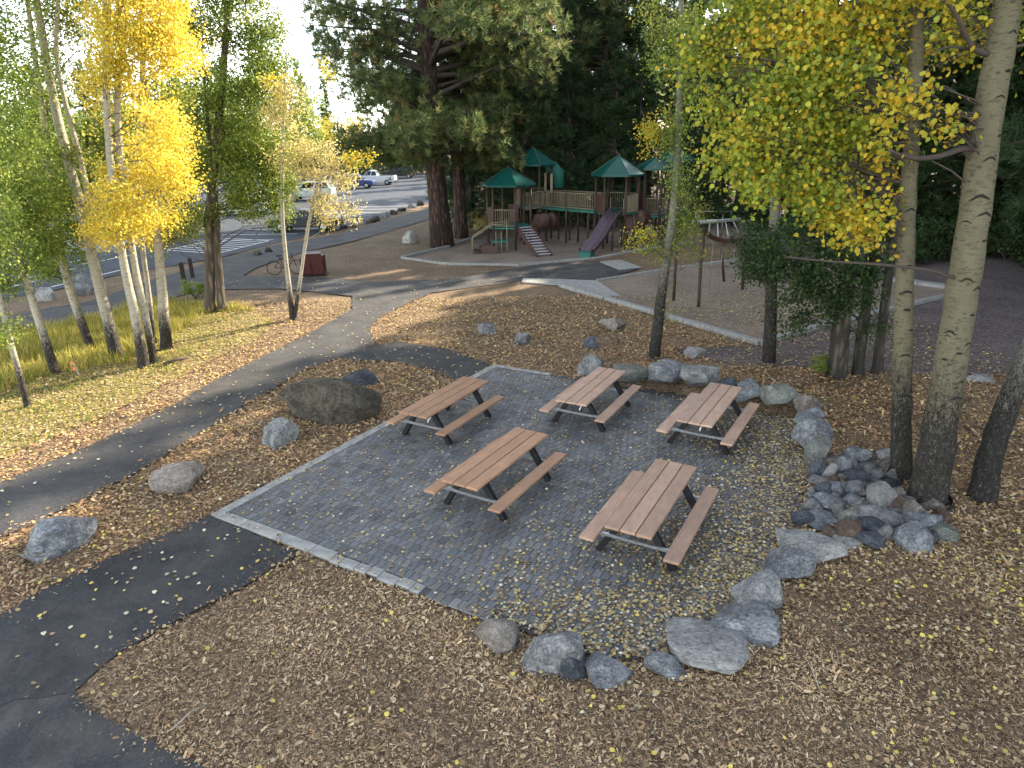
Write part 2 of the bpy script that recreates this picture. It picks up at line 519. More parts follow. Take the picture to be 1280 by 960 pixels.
MAT['tan_rail'] = simple('tan_rail', (0.27, 0.215, 0.14), 0.5, var=0.2)
MAT['slide'] = simple('purple_brown_slide', (0.085, 0.06, 0.075), 0.3, var=0.15)
MAT['step_pale'] = simple('pale_step', (0.42, 0.40, 0.42), 0.5, var=0.2)
MAT['bin_red'] = simple('dark_red_paint', (0.06, 0.010, 0.009), 0.5, var=0.25)
MAT['glass'] = simple('car_glass', (0.012, 0.014, 0.017), 0.08, var=0.05)
MAT['tyre'] = simple('tyre_rubber', (0.012, 0.012, 0.013), 0.85, var=0.1)
MAT['rim'] = simple('wheel_rim', (0.35, 0.36, 0.37), 0.35, 0.8, var=0.1)
MAT['lamp'] = simple('lamp_glass', (0.65, 0.66, 0.66), 0.15, var=0.05)
MAT['lamp_red'] = simple('red_lamp', (0.25, 0.01, 0.01), 0.2, var=0.05)
MAT['orange'] = simple('orange_flag', (0.75, 0.20, 0.10), 0.7, var=0.1)
MAT['post_wood'] = simple('dark_post_wood', (0.035, 0.027, 0.022), 0.8, var=0.3, scale=14)
MAT['pipe_pale'] = simple('pale_pipe', (0.50, 0.52, 0.50), 0.4, 0.3, var=0.1)
def car_paint(name, c):
    t = NT(name); t.color(c); t.b.inputs['Coat Weight'].default_value = 0.15
    t.b.inputs['Specular IOR Level'].default_value = 0.35
    return t.done(0.32)
#PART2
# ------------------------------------------------------------------ ground
def axis(lo, hi, step, far_lo, far_hi):
    a = list(np.arange(lo, hi + 1e-6, step))
    s = step
    x = hi
    while x < far_hi:
        s *= 1.35; x += s; a.append(x)
    s = step; x = lo
    while x > far_lo:
        s *= 1.35; x -= s; a.insert(0, x)
    return np.array(a)
gx = axis(-14, 14, 0.22, -900, 900)
gy = axis(3.0, 26, 0.22, -200, 1500)
X, Y = np.meshgrid(gx, gy)
Zg = gza(X.ravel(), Y.ravel())
roll = 0.012 * (np.sin(X.ravel() * 2.1 + 1.3 * np.sin(Y.ravel() * 1.7)) + np.sin(Y.ravel() * 2.9 + X.ravel())) - 0.022
gv = np.stack([X.ravel(), Y.ravel(), Zg + roll], 1)
nx, ny = len(gx), len(gy)
idx = np.arange(nx * ny).reshape(ny, nx)
gf = np.stack([idx[:-1, :-1], idx[:-1, 1:], idx[1:, 1:], idx[1:, :-1]], -1).reshape(-1, 4)
gm = bpy.data.meshes.new('ground')
gm.from_pydata(gv.tolist(), [], gf.tolist())
gm.polygons.foreach_set('use_smooth', np.ones(len(gf), bool))
gm.materials.append(MAT['mulch'])
tag(link('ground', gm), 'brown wood chip mulch ground round the paved picnic area', kind='structure')

def jag(poly, step=0.25, amp=0.04, seed=0):
    rnd = random.Random(seed)
    out = []
    n = len(poly)
    for i in range(n):
        a = Vector(poly[i]).to_2d(); b = Vector(poly[(i + 1) % n]).to_2d()
        L = (b - a).length
        k = max(1, min(60, int(L / step)))
        nrm = Vector((-(b - a).y, (b - a).x)) / max(L, 1e-6)
        for j in range(k):
            t = j / k
            p = a.lerp(b, t)
            if 0 < j: p = p + nrm * rnd.uniform(-amp, amp)
            out.append(p)
    return out

def sheet(name, poly, z, mat, label, amp=0.04, step=0.25, skirt=0.0, kind='structure', follow=False):
    pts = jag(poly, step, amp, hash(name) % 97 if False else len(name))
    bm = bmesh.new()
    vs = [bm.verts.new((p.x, p.y, z + (gz(p.x, p.y) if follow else 0))) for p in pts]
    f = bm.faces.new(vs); f.normal_update()
    if f.normal.z < 0 or sum((pts[i].x * pts[(i + 1) % len(pts)].y - pts[(i + 1) % len(pts)].x * pts[i].y) for i in range(len(pts))) < 0:
        f.normal_flip()
    bmesh.ops.triangulate(bm, faces=bm.faces[:])
    me = bpy.data.meshes.new(name); bm.to_mesh(me); bm.free()
    me.materials.append(mat)
    return tag(link(name, me), label, kind=kind)

PX = {}
PX['turf'] = [(-500, 556), (-160, 461), (-60, 432), (14, 418), (92, 403), (137, 392), (200, 378), (255, 380), (320, 388), (345, 402), (320, 425), (260, 452), (200, 485), (130, 520), (60, 548), (0, 575), (-160, 640), (-500, 780)]
PX['play'] = [(502, 323), (560, 309), (607, 292), (640, 281), (700, 277), (800, 275), (900, 272), (960, 276), (960, 300), (860, 305), (800, 313), (749, 323), (650, 332), (560, 331)]
PX['swing'] = [(701, 358), (760, 374), (816, 392), (880, 411), (950, 431), (1037, 406), (1180, 372), (1200, 362), (1060, 338), (926, 325), (849, 335), (746, 352)]
PX['duff'] = [(838, 436), (900, 452), (1000, 460), (1130, 466), (1280, 470), (1500, 480), (1600, 330), (1280, 292), (1000, 282), (930, 283), (930, 326), (1060, 338), (1200, 362), (1180, 373), (1037, 407), (950, 432)]
PX['trail'] = [(-500, 514), (-160, 436), (-60, 413), (7, 397), (57, 386), (110, 377), (190, 350), (240, 335), (279, 323), (347, 306), (420, 294), (536, 260), (580, 249), (600, 256), (538, 274), (444, 301), (376, 316), (320, 335), (303, 345), (400, 347), (470, 352), (560, 349), (600, 342), (680, 330), (752, 326), (799, 336), (746, 351), (654, 351), (640, 353), (540, 366), (500, 384), (474, 398), (462, 412), (470, 430), (440, 441), (420, 449), (380, 463), (330, 493), (260, 536), (170, 591), (70, 641), (0, 673), (-160, 745), (-500, 898),
               (-500, 806), (-160, 668), (0, 603), (100, 563), (200, 515), (280, 470), (340, 440), (400, 410), (440, 386), (440, 370), (350, 361), (280, 362), (240, 366), (200, 376), (137, 391), (92, 402), (14, 418), (-60, 432), (-160, 460), (-500, 555)]
PX['back_branch'] = [(425, 447), (450, 433), (500, 428), (560, 437), (614, 456), (573, 478), (540, 464), (490, 452), (440, 451)]
PX['front_branch'] = [(262, 644), (374, 692), (300, 737), (200, 787), (150, 816), (118, 842), (104, 856), (92, 866), (60, 872), (20, 876), (0, 884), (-140, 950), (-420, 1085), (-460, 985), (-160, 850), (-60, 800), (0, 770), (60, 735), (120, 705), (200, 672)]
PX['old_path'] = [(-420, 1080), (-140, 948), (0, 878), (40, 864), (90, 862), (100, 876), (122, 893), (160, 912), (230, 946), (330, 990), (520, 1100), (800, 1400), (-400, 1600), (-700, 1300)]
PX['lot'] = [(-420, 440), (0, 375), (60, 365), (140, 345), (275, 322), (345, 304), (420, 288), (536, 254), (585, 236), (600, 220), (470, 213), (200, 218), (-500, 232)]
PLY = {k: poly_px(v) for k, v in PX.items()}
sheet('grass_verge', PLY['turf'], 0.004, MAT['turf'], 'dry yellow grass strip under the white trunked trees', 0.08)
sheet('play_area', PLY['play'], 0.006, MAT['play'], 'pale wood fibre surface under the play structure', 0.0, 1.0)
sheet('swing_area', PLY['swing'], 0.006, MAT['play'], 'pale wood fibre surface inside the concrete kerb by the arched climber', 0.0, 1.0)
sheet('forest_floor', PLY['duff'], 0.004, MAT['duff'], 'grey brown needle covered ground beside the kerbed play area', 0.12, 0.4, follow=True)
sheet('path', PLY['trail'], 0.012, MAT['asphalt_path'], 'grey asphalt footpath strewn with pale leaves', 0.035)
sheet('parking_lot', PLY['lot'], 0.008, MAT['asphalt_lot'], 'pale grey asphalt car park with white stall lines', 0.02, 1.0)
sheet('path_spur', PLY['back_branch'], 0.017, MAT['asphalt_new'], 'dark asphalt spur joining the footpath to the far patio edge', 0.03)
sheet('approach_path', PLY['front_branch'], 0.017, MAT['asphalt_new'], 'dark fresh asphalt path leading to the patio corner', 0.03)
sheet('old_walkway', PLY['old_path'], 0.012, MAT['asphalt_old'], 'worn grey older asphalt walkway meeting the fresh asphalt', 0.025)

# concrete kerbs round the play surfaces
def kerb_run(name, pts, label, w=0.2, h=0.12, seg=1.8, mat='kerb'):
    root = empty(name, (pts[0][0], pts[0][1], 0))
    tag(root, label, 'kerb')
    o = Vector((pts[0][0], pts[0][1], 0))
    for a, b in zip(pts[:-1], pts[1:]):
        a = Vector((a[0], a[1], 0)); b = Vector((b[0], b[1], 0)); L = (b - a).length
        k = max(1, round(L / seg)); d = (b - a) / L
        for i in range(k):
            p = a + d * (L * i / k + 0.008); q = a + d * (L * (i + 1) / k - 0.008)
            m = MB(); z = h / 2 - 0.02 + random.uniform(-.006, .006)
            m.bar(p - o + Vector((0, 0, z)), q - o + Vector((0, 0, z)), w, h)
            m.build('kerb_segment', MAT[mat], root, 0.012)
    return root
kerb_run('concrete_kerb', poly_px([(701, 358), (816, 392), (950, 431)]), 'pale concrete kerb from the path to the kerb corner before the arched climber', 0.24, 0.16)
kerb_run('concrete_kerb', poly_px([(950, 431), (1037, 406), (1180, 372)]), 'pale concrete kerb from its corner running behind the leafy trunks', 0.2, 0.15)
kerb_run('concrete_kerb', poly_px([(746, 352), (849, 335), (926, 325), (1060, 338)]), 'thin concrete kerb between the play structure and the arched climber', 0.16, 0.12)
kerb_run('concrete_kerb', poly_px([(1100, 349), (1200, 362)]), 'wide pale concrete kerb behind the big aspen trunks', 0.5, 0.15)
kerb_run('concrete_kerb', poly_px([(502, 323), (560, 309), (607, 292)]), 'concrete kerb running back beside the big pine trunk', 0.18, 0.14)
kerb_run('concrete_kerb', poly_px([(502, 323), (560, 331), (650, 332), (749, 323), (800, 313), (860, 305)]), 'concrete kerb along the path before the play towers', 0.16, 0.12)
m = MB(); a = [P(u, v) for u, v in [(750, 328), (776, 326), (802, 335), (775, 338)]]
m.add([(p.x, p.y, 0.0) for p in a] + [(p.x, p.y, 0.05) for p in a], [(4,5,6,7),(0,1,5,4),(1,2,6,5),(2,3,7,6),(3,0,4,7)])
tag(m.build('concrete_slab', MAT['concrete']), 'pale concrete ramp slab beside the dark path end', kind='structure')
m = MB(); a = [P(u, v) for u, v in [(654, 349), (746, 352), (775, 371), (752, 372), (701, 357), (652, 354)]]
n = len(a)
m.add([(p.x, p.y, 0.0) for p in a] + [(p.x, p.y, 0.06) for p in a], [tuple(range(n, 2 * n))] + [(i, (i + 1) % n, (i + 1) % n + n, i + n) for i in range(n)])
tag(m.build('concrete_apron', MAT['concrete']), 'pale concrete apron where the path meets the kerbed area', kind='structure')

# parking lot markings
def stripe(a, b, w=0.12, z=0.0125):
    a = Vector((a[0], a[1])); b = Vector((b[0], b[1])); d = (b - a).normalized(); n = Vector((-d.y, d.x)) * w / 2
    vs = [(a + n), (a - n), (b - n), (b + n)]
    return [(p.x, p.y, z) for p in vs]
lines = []
nearA, nearB = P(350, 301).to_2d(), P(534, 255).to_2d()
du = (nearB - nearA).normalized()
sd = (P(330, 238).to_2d() - P(352, 300).to_2d()).normalized()
sd = Vector((-du.y, du.x)) * 0.94 + du * -0.25; sd.normalize()
L = (nearB - nearA).length
k = 0.5
while k < L:
    p = nearA + du * k + sd * 0.7
    lines.append((p, p + sd * 5.2)); k += 2.7
ha, hb = P(282, 317).to_2d(), P(346, 301).to_2d()
for i in range(9):
    p = ha.lerp(hb, i / 8)
    lines.append((p + sd * 0.5, p + sd * 4.6 + (hb - ha).normalized() * 1.6))
lines.append((ha + sd * 0.5, ha + sd * 0.5 + (hb - ha))); lines.append((ha + sd * 4.6 + (hb - ha).normalized() * 1.6, hb + sd * 4.6 + (hb - ha).normalized() * 1.6))
for u, v, u2, v2 in [(0, 362, 50, 350), (10, 352, 95, 336), (60, 360, 150, 338), (0, 344, 120, 322), (100, 331, 170, 318)]:
    lines.append((P(u, v).to_2d(), P(u2, v2).to_2d()))
for i in range(14):
    p = P(300, 236).to_2d() + du * (i * 2.9 - 3) + sd * 4
    lines.append((p, p + sd * 5.2))
for a, b in lines:
    me = bpy.data.meshes.new('stall_line')
    me.from_pydata(stripe(a, b), [], [(0, 1, 2, 3)]); me.materials.append(MAT['paint'])
    link('stall_line', me, bpy.data.objects['parking_lot'])

# ------------------------------------------------------------------ patio
patio = sheet('patio', PATIO, 0.021, MAT['sand'], 'paved patio of small grey brick pavers under the picnic tables', 0.0, 1.0)
P0 = P(263, 643, PATIO_Z).to_2d(); P1 = P(617, 455, PATIO_Z).to_2d(); P2 = P(523, 741, PATIO_Z).to_2d(); P3 = P(690, 467, PATIO_Z).to_2d()
ax = (P1 - P0).normalized(); ay = Vector((ax.y, -ax.x))
pw, pl = 0.132, 0.198
inner = []
pv = []
for r in range(0, 78):
    for c in range(-8, 60):
        s_ = 0.225 + c * pl; t_ = 0.205 + (r + 0.5 * (c % 2)) * pw
        ctr = P0 + ax * (s_ + pl / 2) + ay * (t_ + pw / 2)
        pv.append((ctr.x, ctr.y, s_))
half = [P0 + ax * (0.225 + c * pl + pl / 2) + ay * (0.205 + pw / 4) for c in range(1, 46, 2)]
pv = np.array(pv)
ok = inpoly(pv[:, 0], pv[:, 1], PATIO) & ((pv[:, 2] > 0.2) | ((pv[:, 0] - P0.x) * ay.x + (pv[:, 1] - P0.y) * ay.y > (P2 - P0).length + 0.1))
Lx = (P1 - P0).length
ok &= pv[:, 2] < Lx - 0.35
wd, _ = segdist(pv[:, 0], pv[:, 1], [(p.x, p.y) for p in PATIO[4:]])
pv = pv[ok & (wd > 0.07)]
def paver_verts(cx, cy, j, rnd):
    g = 0.003; b = 0.005
    z0, z1 = 0.0205, PATIO_Z + rnd.uniform(-.0018, .0018)
    tx, ty = rnd.uniform(-.012, .012), rnd.uniform(-.02, .02)
    out = []
    for k, z in ((g / 2, z0), (g / 2 + b, z1)):
        for sx, sy in ((-1, -1), (1, -1), (1, 1), (-1, 1)):
            lx, ly = sx * (pl / 2 - k), sy * (pw / 2 - k)
            p = ax * lx + ay * ly
            out.append((cx + p.x, cy + p.y, z + (tx * lx + ty * ly if z > 0.03 else 0)))
    return out
PCOL = [(0.165, 0.167, 0.168), (0.142, 0.145, 0.148), (0.195, 0.193, 0.186), (0.175, 0.158, 0.14), (0.118, 0.12, 0.123), (0.152, 0.158, 0.166)]
PW = [.3, .22, .16, .12, .1, .1]
PF = [(4, 7, 6, 5), (0, 4, 5, 1), (1, 5, 6, 2), (2, 6, 7, 3), (3, 7, 4, 0)]
def tinted(name, verts, faces, cols, mat):
    me = bpy.data.meshes.new(name); me.from_pydata(verts, [], faces)
    ca = me.color_attributes.new('tint', 'FLOAT_COLOR', 'POINT')
    ca.data.foreach_set('color', np.array(cols, np.float32).ravel())
    me.materials.append(mat)
    bm = bmesh.new(); bm.from_mesh(me); bmesh.ops.recalc_face_normals(bm, faces=bm.faces); bm.to_mesh(me); bm.free()
    return me
dist = np.hypot(pv[:, 0], pv[:, 1])
# the nearest ones that leaf litter does not cover
cov, _ = segdist(pv[:, 0], pv[:, 1], [(p.x, p.y) for p in PATIO[5:-1]])
order = np.argsort(dist + np.where(cov < 0.5, 6, 0))
rnd = random.Random(5)
proto = []
for k in range(12):
    vs = paver_verts(0, 0, k, rnd); c = PCOL[k % 6]
    proto.append(tinted('paver', vs, PF, [(*c, 1)] * 8, MAT['paver']))
PK = rnd.choices(range(12), weights=[PW[i % 6] for i in range(12)], k=400)
for i, q in enumerate(order[:300]):
    link('paver', proto[PK[i]], patio, (pv[q, 0], pv[q, 1], 0))
bv, bf, bc = [], [], []
for q in order[300:]:
    vs = paver_verts(pv[q, 0], pv[q, 1], 0, rnd); o = len(bv); bv += vs; bf += [tuple(o + i for i in f) for f in PF]
    c = rnd.choices(PCOL, PW)[0]; k = rnd.uniform(.88, 1.12); bc += [(c[0] * k, c[1] * k, c[2] * k, 1)] * 8
for hp_ in half:
    vs = []
    for v in paver_verts(0, 0, 0, rnd):
        q2 = Vector(v[:2]); q2 = ax * q2.dot(ax) + ay * (q2.dot(ay) * 0.49) + hp_
        vs.append((q2.x, q2.y, v[2]))
    o = len(bv); bv += vs; bf += [tuple(o + i for i in f) for f in PF]; bc += [(*rnd.choices(PCOL, PW)[0], 1)] * 8
po = link('paver_field', tinted('paver_field', bv, bf, bc, MAT['paver']), patio)
po['kind'] = 'stuff'
# border stones on the two straight sides and the short far side
def border(a, b, inward, w=0.2, lens=(0.55, 0.95), z=PATIO_Z + 0.006, wob=0.0):
    d = (b - a); L = d.length; d = d / L; s_ = 0.0
    while s_ < L - 0.05:
        l = min(random.uniform(*lens), L - s_)
        c = a + d * (s_ + l / 2) + inward * (w / 2 + random.uniform(-wob, wob))
        m = MB(); m.box((0, 0, 0), (l - 0.01, w, 0.06))
        o = m.build('border_stone', MAT['concrete'], patio, 0.008, (c.x, c.y, z - 0.03 + random.uniform(-.003, .003)))
        o.rotation_euler = (0, 0, math.atan2(d.y, d.x) + random.uniform(-wob, wob) * 2)
        s_ += l
border(P0 + ax * 0.215, P1, ay, 0.19, (0.4, 0.6))
border(P0, P0 + (P2 - P0) * 0.62, ax, 0.21, (0.6, 0.9))
border(P0 + (P2 - P0) * 0.62, P2, ax, 0.18, (0.18, 0.5), wob=0.02)
border(P1 + ay * 0.02, P3, -ax, 0.13, (0.4, 0.6))

# ------------------------------------------------------------------ picnic tables
def make_table(mat):
    root = empty('picnic_table', (0, 0, 0))
    W, Lt, Lb, zt, zb, sb, bw = 0.71, 2.46, 2.41, 0.73, 0.418, 0.648, 0.229
    pwid = (W - 2 * 0.014) / 3
    for k in (-1, 0, 1):
        m = MB(); m.box((0, k * (pwid + 0.014), zt - 0.022), (Lt, pwid, 0.044)); m.build('tabletop_plank', mat, root, 0.005)
    for k in (-1, 1):
        m = MB(); m.box((0, k * sb, zb - 0.022), (Lb, bw, 0.044)); m.build('bench_plank', mat, root, 0.005)
    for s in (-1, 1):
        x = s * 0.80
        for k in (-1, 1):
            m = MB(); m.bar((x, k * 0.17, zt - 0.05), (x, k * 0.60, 0.0), 0.10, 0.10, (1, 0, 0))
            m.build('leg', MAT['black_steel'], root, 0.006)
        m = MB(); m.bar((x + s * 0.065, -sb - 0.08, zb - 0.072), (x + s * 0.065, sb + 0.08, zb - 0.072), 0.045, 0.05)
        m.build('seat_beam', MAT['galv'], root, 0.004)
        m = MB(); m.bar((x, -0.33, zt - 0.069), (x, 0.33, zt - 0.069), 0.06, 0.045)
        m.build('top_beam', MAT['black_steel'], root, 0.004)
        m = MB(); m.tube([(x - s * 0.05, 0, zb - 0.06), (x - s * 0.5, 0, zt - 0.05)], 0.02, 8); m.build('brace', MAT['galv'], root)
    return root
tabs = [((-1.5076, 14.684), 60.4, 'plank_a', 'orange brown picnic table beside the big brown boulder'),
        ((-.2825, 11.517), 59.1, 'plank_a', 'orange brown picnic table in the middle of the open pavers'),
        ((1.9123, 15.231), 61.0, 'plank_b', 'picnic table tinted with pinkish sheen before the round boulder of the block row'),
        ((4.3609, 13.948), 59.0, 'plank_b', 'pale picnic table tinted with pinkish sheen in the corner of the stone block wall'),
        ((2.3106, 9.969), 60.8, 'plank_c', 'brown picnic table tinted with rose sheen amid the dense fallen leaves near the edging stones')]
for (x, y), a, mt, lab in tabs:
    t = make_table(MAT[mt])
    t.location = (x * SC, y * SC, PATIO_Z + 0.002); t.rotation_euler = (0, 0, R(a))
    tag(t, lab, 'picnic table', 'picnic tables on the patio')

# ------------------------------------------------------------------ rocks
def rock_mesh(name, seed, mat, sub=3, cuts=9, rough=0.05, flat=1.0, block=0.0):
    cuts = int(cuts * 1.5)
    rnd = np.random.default_rng(seed)
    bm = bmesh.new(); bmesh.ops.create_icosphere(bm, subdivisions=sub, radius=1.0)
    co = np.array([v.co[:] for v in bm.verts])
    if block > 0:
        m = np.max(np.abs(co), axis=1, keepdims=True)
        co = co * (1 - block) + co / m * block * 0.9
    for _ in range(cuts):
        n = rnd.normal(size=3); n /= np.linalg.norm(n)
        d = rnd.uniform(0.5, 0.88)
        s = co @ n
        over = np.clip(s - d, 0, None)
        co -= over[:, None] * n * flat
    ph = rnd.uniform(0, 6, (6, 3)); fr = rnd.normal(size=(6, 3)) * np.array([1.5, 1.5, 3, 3, 6, 6])[:, None]
    am = np.array([1, 1, .6, .6, .3, .3]) * rough
    disp = sum(a * np.sin(co @ f + p[0]) for a, f, p in zip(am, fr, ph))
    co *= (1 + disp)[:, None]
    mx = np.abs(co).max(0); co /= mx
    for v, c in zip(bm.verts, co): v.co = c
    for f in bm.faces: f.smooth = True
    me = bpy.data.meshes.new(name); bm.to_mesh(me); bm.free(); me.materials.append(mat)
    if hasattr(me, 'set_sharp_from_angle'): me.set_sharp_from_angle(angle=R(22))
    return me

_rs = [100]
def rock(name, box, mat, label, cat='boulder', group=None, hk=0.6, sink=0.42, block=0.0, yaw=None, cuts=9, depth=None, sub=4, rough=0.05, base=None, hmul=1.12):
    """box = pixel bounds (u0, v0, u1, v1) of the stone in the photograph"""
    u0, v0, u1, v1 = box
    _rs[0] += 1
    c = PG((u0 + u1) / 2, v1 - (v1 - v0) * 0.3)
    dist_ = math.sqrt(c.x ** 2 + c.y ** 2 + (CAMZ - c.z) ** 2)
    ppm = F / dist_
    wid = (u1 - u0) / ppm
    el = math.asin((CAMZ - c.z) / dist_)
    # apparent height = depth*sin(el) + height*cos(el)
    dep = depth if depth else wid * 0.85
    app = (v1 - v0) / ppm
    hgt = max(0.25 * wid if hk is None else 0.08, (app - dep * 0.72 * math.sin(el)) / math.cos(el))
    hgt = min(hgt, wid * 1.0) * hmul
    me = rock_mesh(name, _rs[0], MAT[mat], sub, cuts, rough, 0.98, block)
    o = link(name, me)
    full = hgt / (1 - sink)
    o.scale = (wid / 2 * 1.16, dep / 2 * 1.16, full / 2)
    o.location = (c.x, c.y, c.z + hgt - full / 2)
    o.rotation_euler = (0, 0, R(yaw if yaw is not None else random.uniform(-25, 25)))
    tag(o, label, cat, group)
    return o
# free standing boulders
rock('boulder', (360, 472, 470, 531), 'rock_brown', 'largest boulder, dark brown and angular, in the mulch by the patio', sink=0.4, cuts=8, yaw=-14, depth=1.5, rough=0.05, hmul=1.3)
rock('boulder', (431, 462, 473, 483), 'rock_dark', 'small dark boulder right behind the largest brown boulder')
rock('boulder', (326, 528, 370, 565), 'rock_grey', 'upright grey boulder between the brown boulder and the tan boulder')
rock('boulder', (199, 577, 256, 615), 'rock_tan', 'rounded tan boulder in the mulch strip left of the patio border', cuts=6)
rock('boulder', (39, 647, 109, 693), 'rock_blue', 'rough blue grey boulder between the footpath and the fresh asphalt', rough=0.09)
rock('boulder', (598, 403, 624, 420), 'rock_grey', 'small grey boulder in the mulch before the path bend')
rock('boulder', (643, 416, 663, 433), 'rock_grey', 'round grey stone in the open mulch between its grey and tan neighbours')
rock('boulder', (750, 397, 784, 414), 'rock_tan', 'low flat tan boulder in the mulch below the kerb')
rock('boulder', (730, 423, 751, 438), 'rock_dark', 'small dark stone in the mulch above the round block row boulder')
rock('boulder', (855, 434, 882, 448), 'rock_pale', 'pale flat wedge of stone right of the slim leafy aspen foot', hk=None)
rock('boulder', (505, 293, 522, 307), 'rock_pale', 'small whitish rock beside the big pine trunk')
rock('boulder', (92, 350, 122, 372), 'rock_grey', 'grey boulder between the trail and the car park')
rock('boulder', (50, 362, 66, 380), 'rock_pale', 'whitish upright rock between the trail and the car park')
rock('boulder', (1211, 467, 1235, 479), 'rock_pale', 'small whitish stone on the grey ground beyond the thick aspen', hk=None)
for i, (u, v) in enumerate([(456, 279), (465, 277), (471, 275), (482, 271), (492, 267), (502, 263), (514, 259), (524, 256), (430, 285), (441, 283), (322, 318), (335, 314)]):
    rock('edging_rock', (u - 5, v - 3.5, u + 5, v + 2.5), 'rock_brown' if i % 3 else 'rock_grey', 'small brown rock in the row edging the car park', 'rock', 'rocks edging the car park', sub=2)
# block wall behind the patio
W_ = 'stone'
rock('wall_stone', (722, 448, 752, 474), 'rock_grey', 'rounded grey boulder starting the block row behind the patio', W_, cuts=5)
rock('wall_stone', (768, 459, 813, 484), 'rock_green', 'low greenish grey wall block behind the table tinted with pinkish sheen', W_, block=0.75, yaw=-8, depth=0.5, sink=.1)
rock('wall_stone', (812, 457, 855, 489), 'rock_blue', 'tall blue grey wall block between a greenish block and a long grey block', W_, block=0.8, yaw=-8, depth=0.55, sink=.1)
rock('wall_stone', (853, 465, 899, 493), 'rock_grey', 'long grey wall block partly behind the corner table', W_, block=0.75, yaw=-10, depth=0.5, sink=.1)
rock('wall_stone', (900, 474, 922, 496), 'rock_dark', 'dark wall block mostly hidden behind the corner table top', W_, block=0.7, yaw=-8, depth=0.45, sink=.1)
rock('wall_stone', (921, 480, 950, 505), 'rock_blue', 'blue grey wall block just beyond the corner table end', W_, block=0.75, yaw=-8, depth=0.45, sink=.1)
rock('wall_stone', (950, 483, 990, 513), 'rock_green', 'squat greenish wall block at the corner end of the block row', W_, block=0.75, yaw=-12, depth=0.5, sink=.1)
rock('wall_stone', (989, 495, 1022, 516), 'rock_tan', 'tan wedge shaped stone turning the corner of the wall', W_, block=0.3, yaw=-30)
rock('wall_stone', (992, 511, 1030, 530), 'rock_blue', 'flat blue grey stone just below the tan corner wedge', W_, block=0.5, yaw=5, depth=.5)
rock('wall_stone', (1000, 526, 1040, 556), 'rock_blue', 'broad blue grey stone in the wall between the tan wedge and the rock pile', W_, block=0.3, yaw=20)
rock('wall_stone', (1006, 548, 1034, 582), 'rock_green', 'smooth greenish slab leaning at the head of the rock pile', W_, block=0.5, yaw=10)
rock('wall_stone', (1006, 575, 1027, 598), 'rock_dark', 'dark angular stone below the smooth greenish slab', W_, block=0.3)
# front edging
rock('edging_stone', (590, 768, 644, 808), 'rock_tan', 'smooth round brownish boulder ending the front edging', W_, cuts=4, rough=.02)
rock('edging_stone', (626, 790, 653, 810), 'rock_dark', 'small dark stone wedged beside the smooth round boulder', W_)
rock('edging_stone', (651, 783, 726, 840), 'rock_grey', 'broad rounded grey boulder with dark side in the front edging', W_, cuts=7)
rock('edging_stone', (694, 814, 732, 846), 'rock_dark', 'dark slanting stone between the broad boulder and a pale stone', W_)
rock('edging_stone', (724, 813, 785, 852), 'rock_blue', 'pale angular blue grey stone in the front edging before the leaf filled gap', W_, cuts=11)
rock('edging_stone', (809, 815, 851, 845), 'rock_blue', 'small pale blue stone across the leaf filled gap', W_, cuts=11)
rock('edging_stone', (834, 777, 922, 824), 'rock_pale', 'wide flat topped pale grey boulder in the edging', W_, cuts=6, block=.3)
rock('edging_stone', (873, 772, 905, 790), 'rock_dark', 'thin dark stone squeezed behind the wide flat topped boulder', W_)
rock('edging_stone', (883, 753, 961, 798), 'rock_blue', 'big speckled light blue stone beside the wide flat topped boulder', W_, cuts=10, block=.2)
rock('edging_stone', (917, 711, 974, 762), 'rock_grey', 'grey triangular stone in the edging above the speckled blue stone', W_, cuts=11)
rock('edging_stone', (949, 682, 1009, 720), 'rock_blue', 'flat blue grey stone below the large pale slab', W_, block=.4, hk=None)
rock('edging_stone', (979, 659, 1043, 698), 'rock_pale', 'large flat pale grey slab at the foot of the rock pile', W_, block=.5, hk=None)
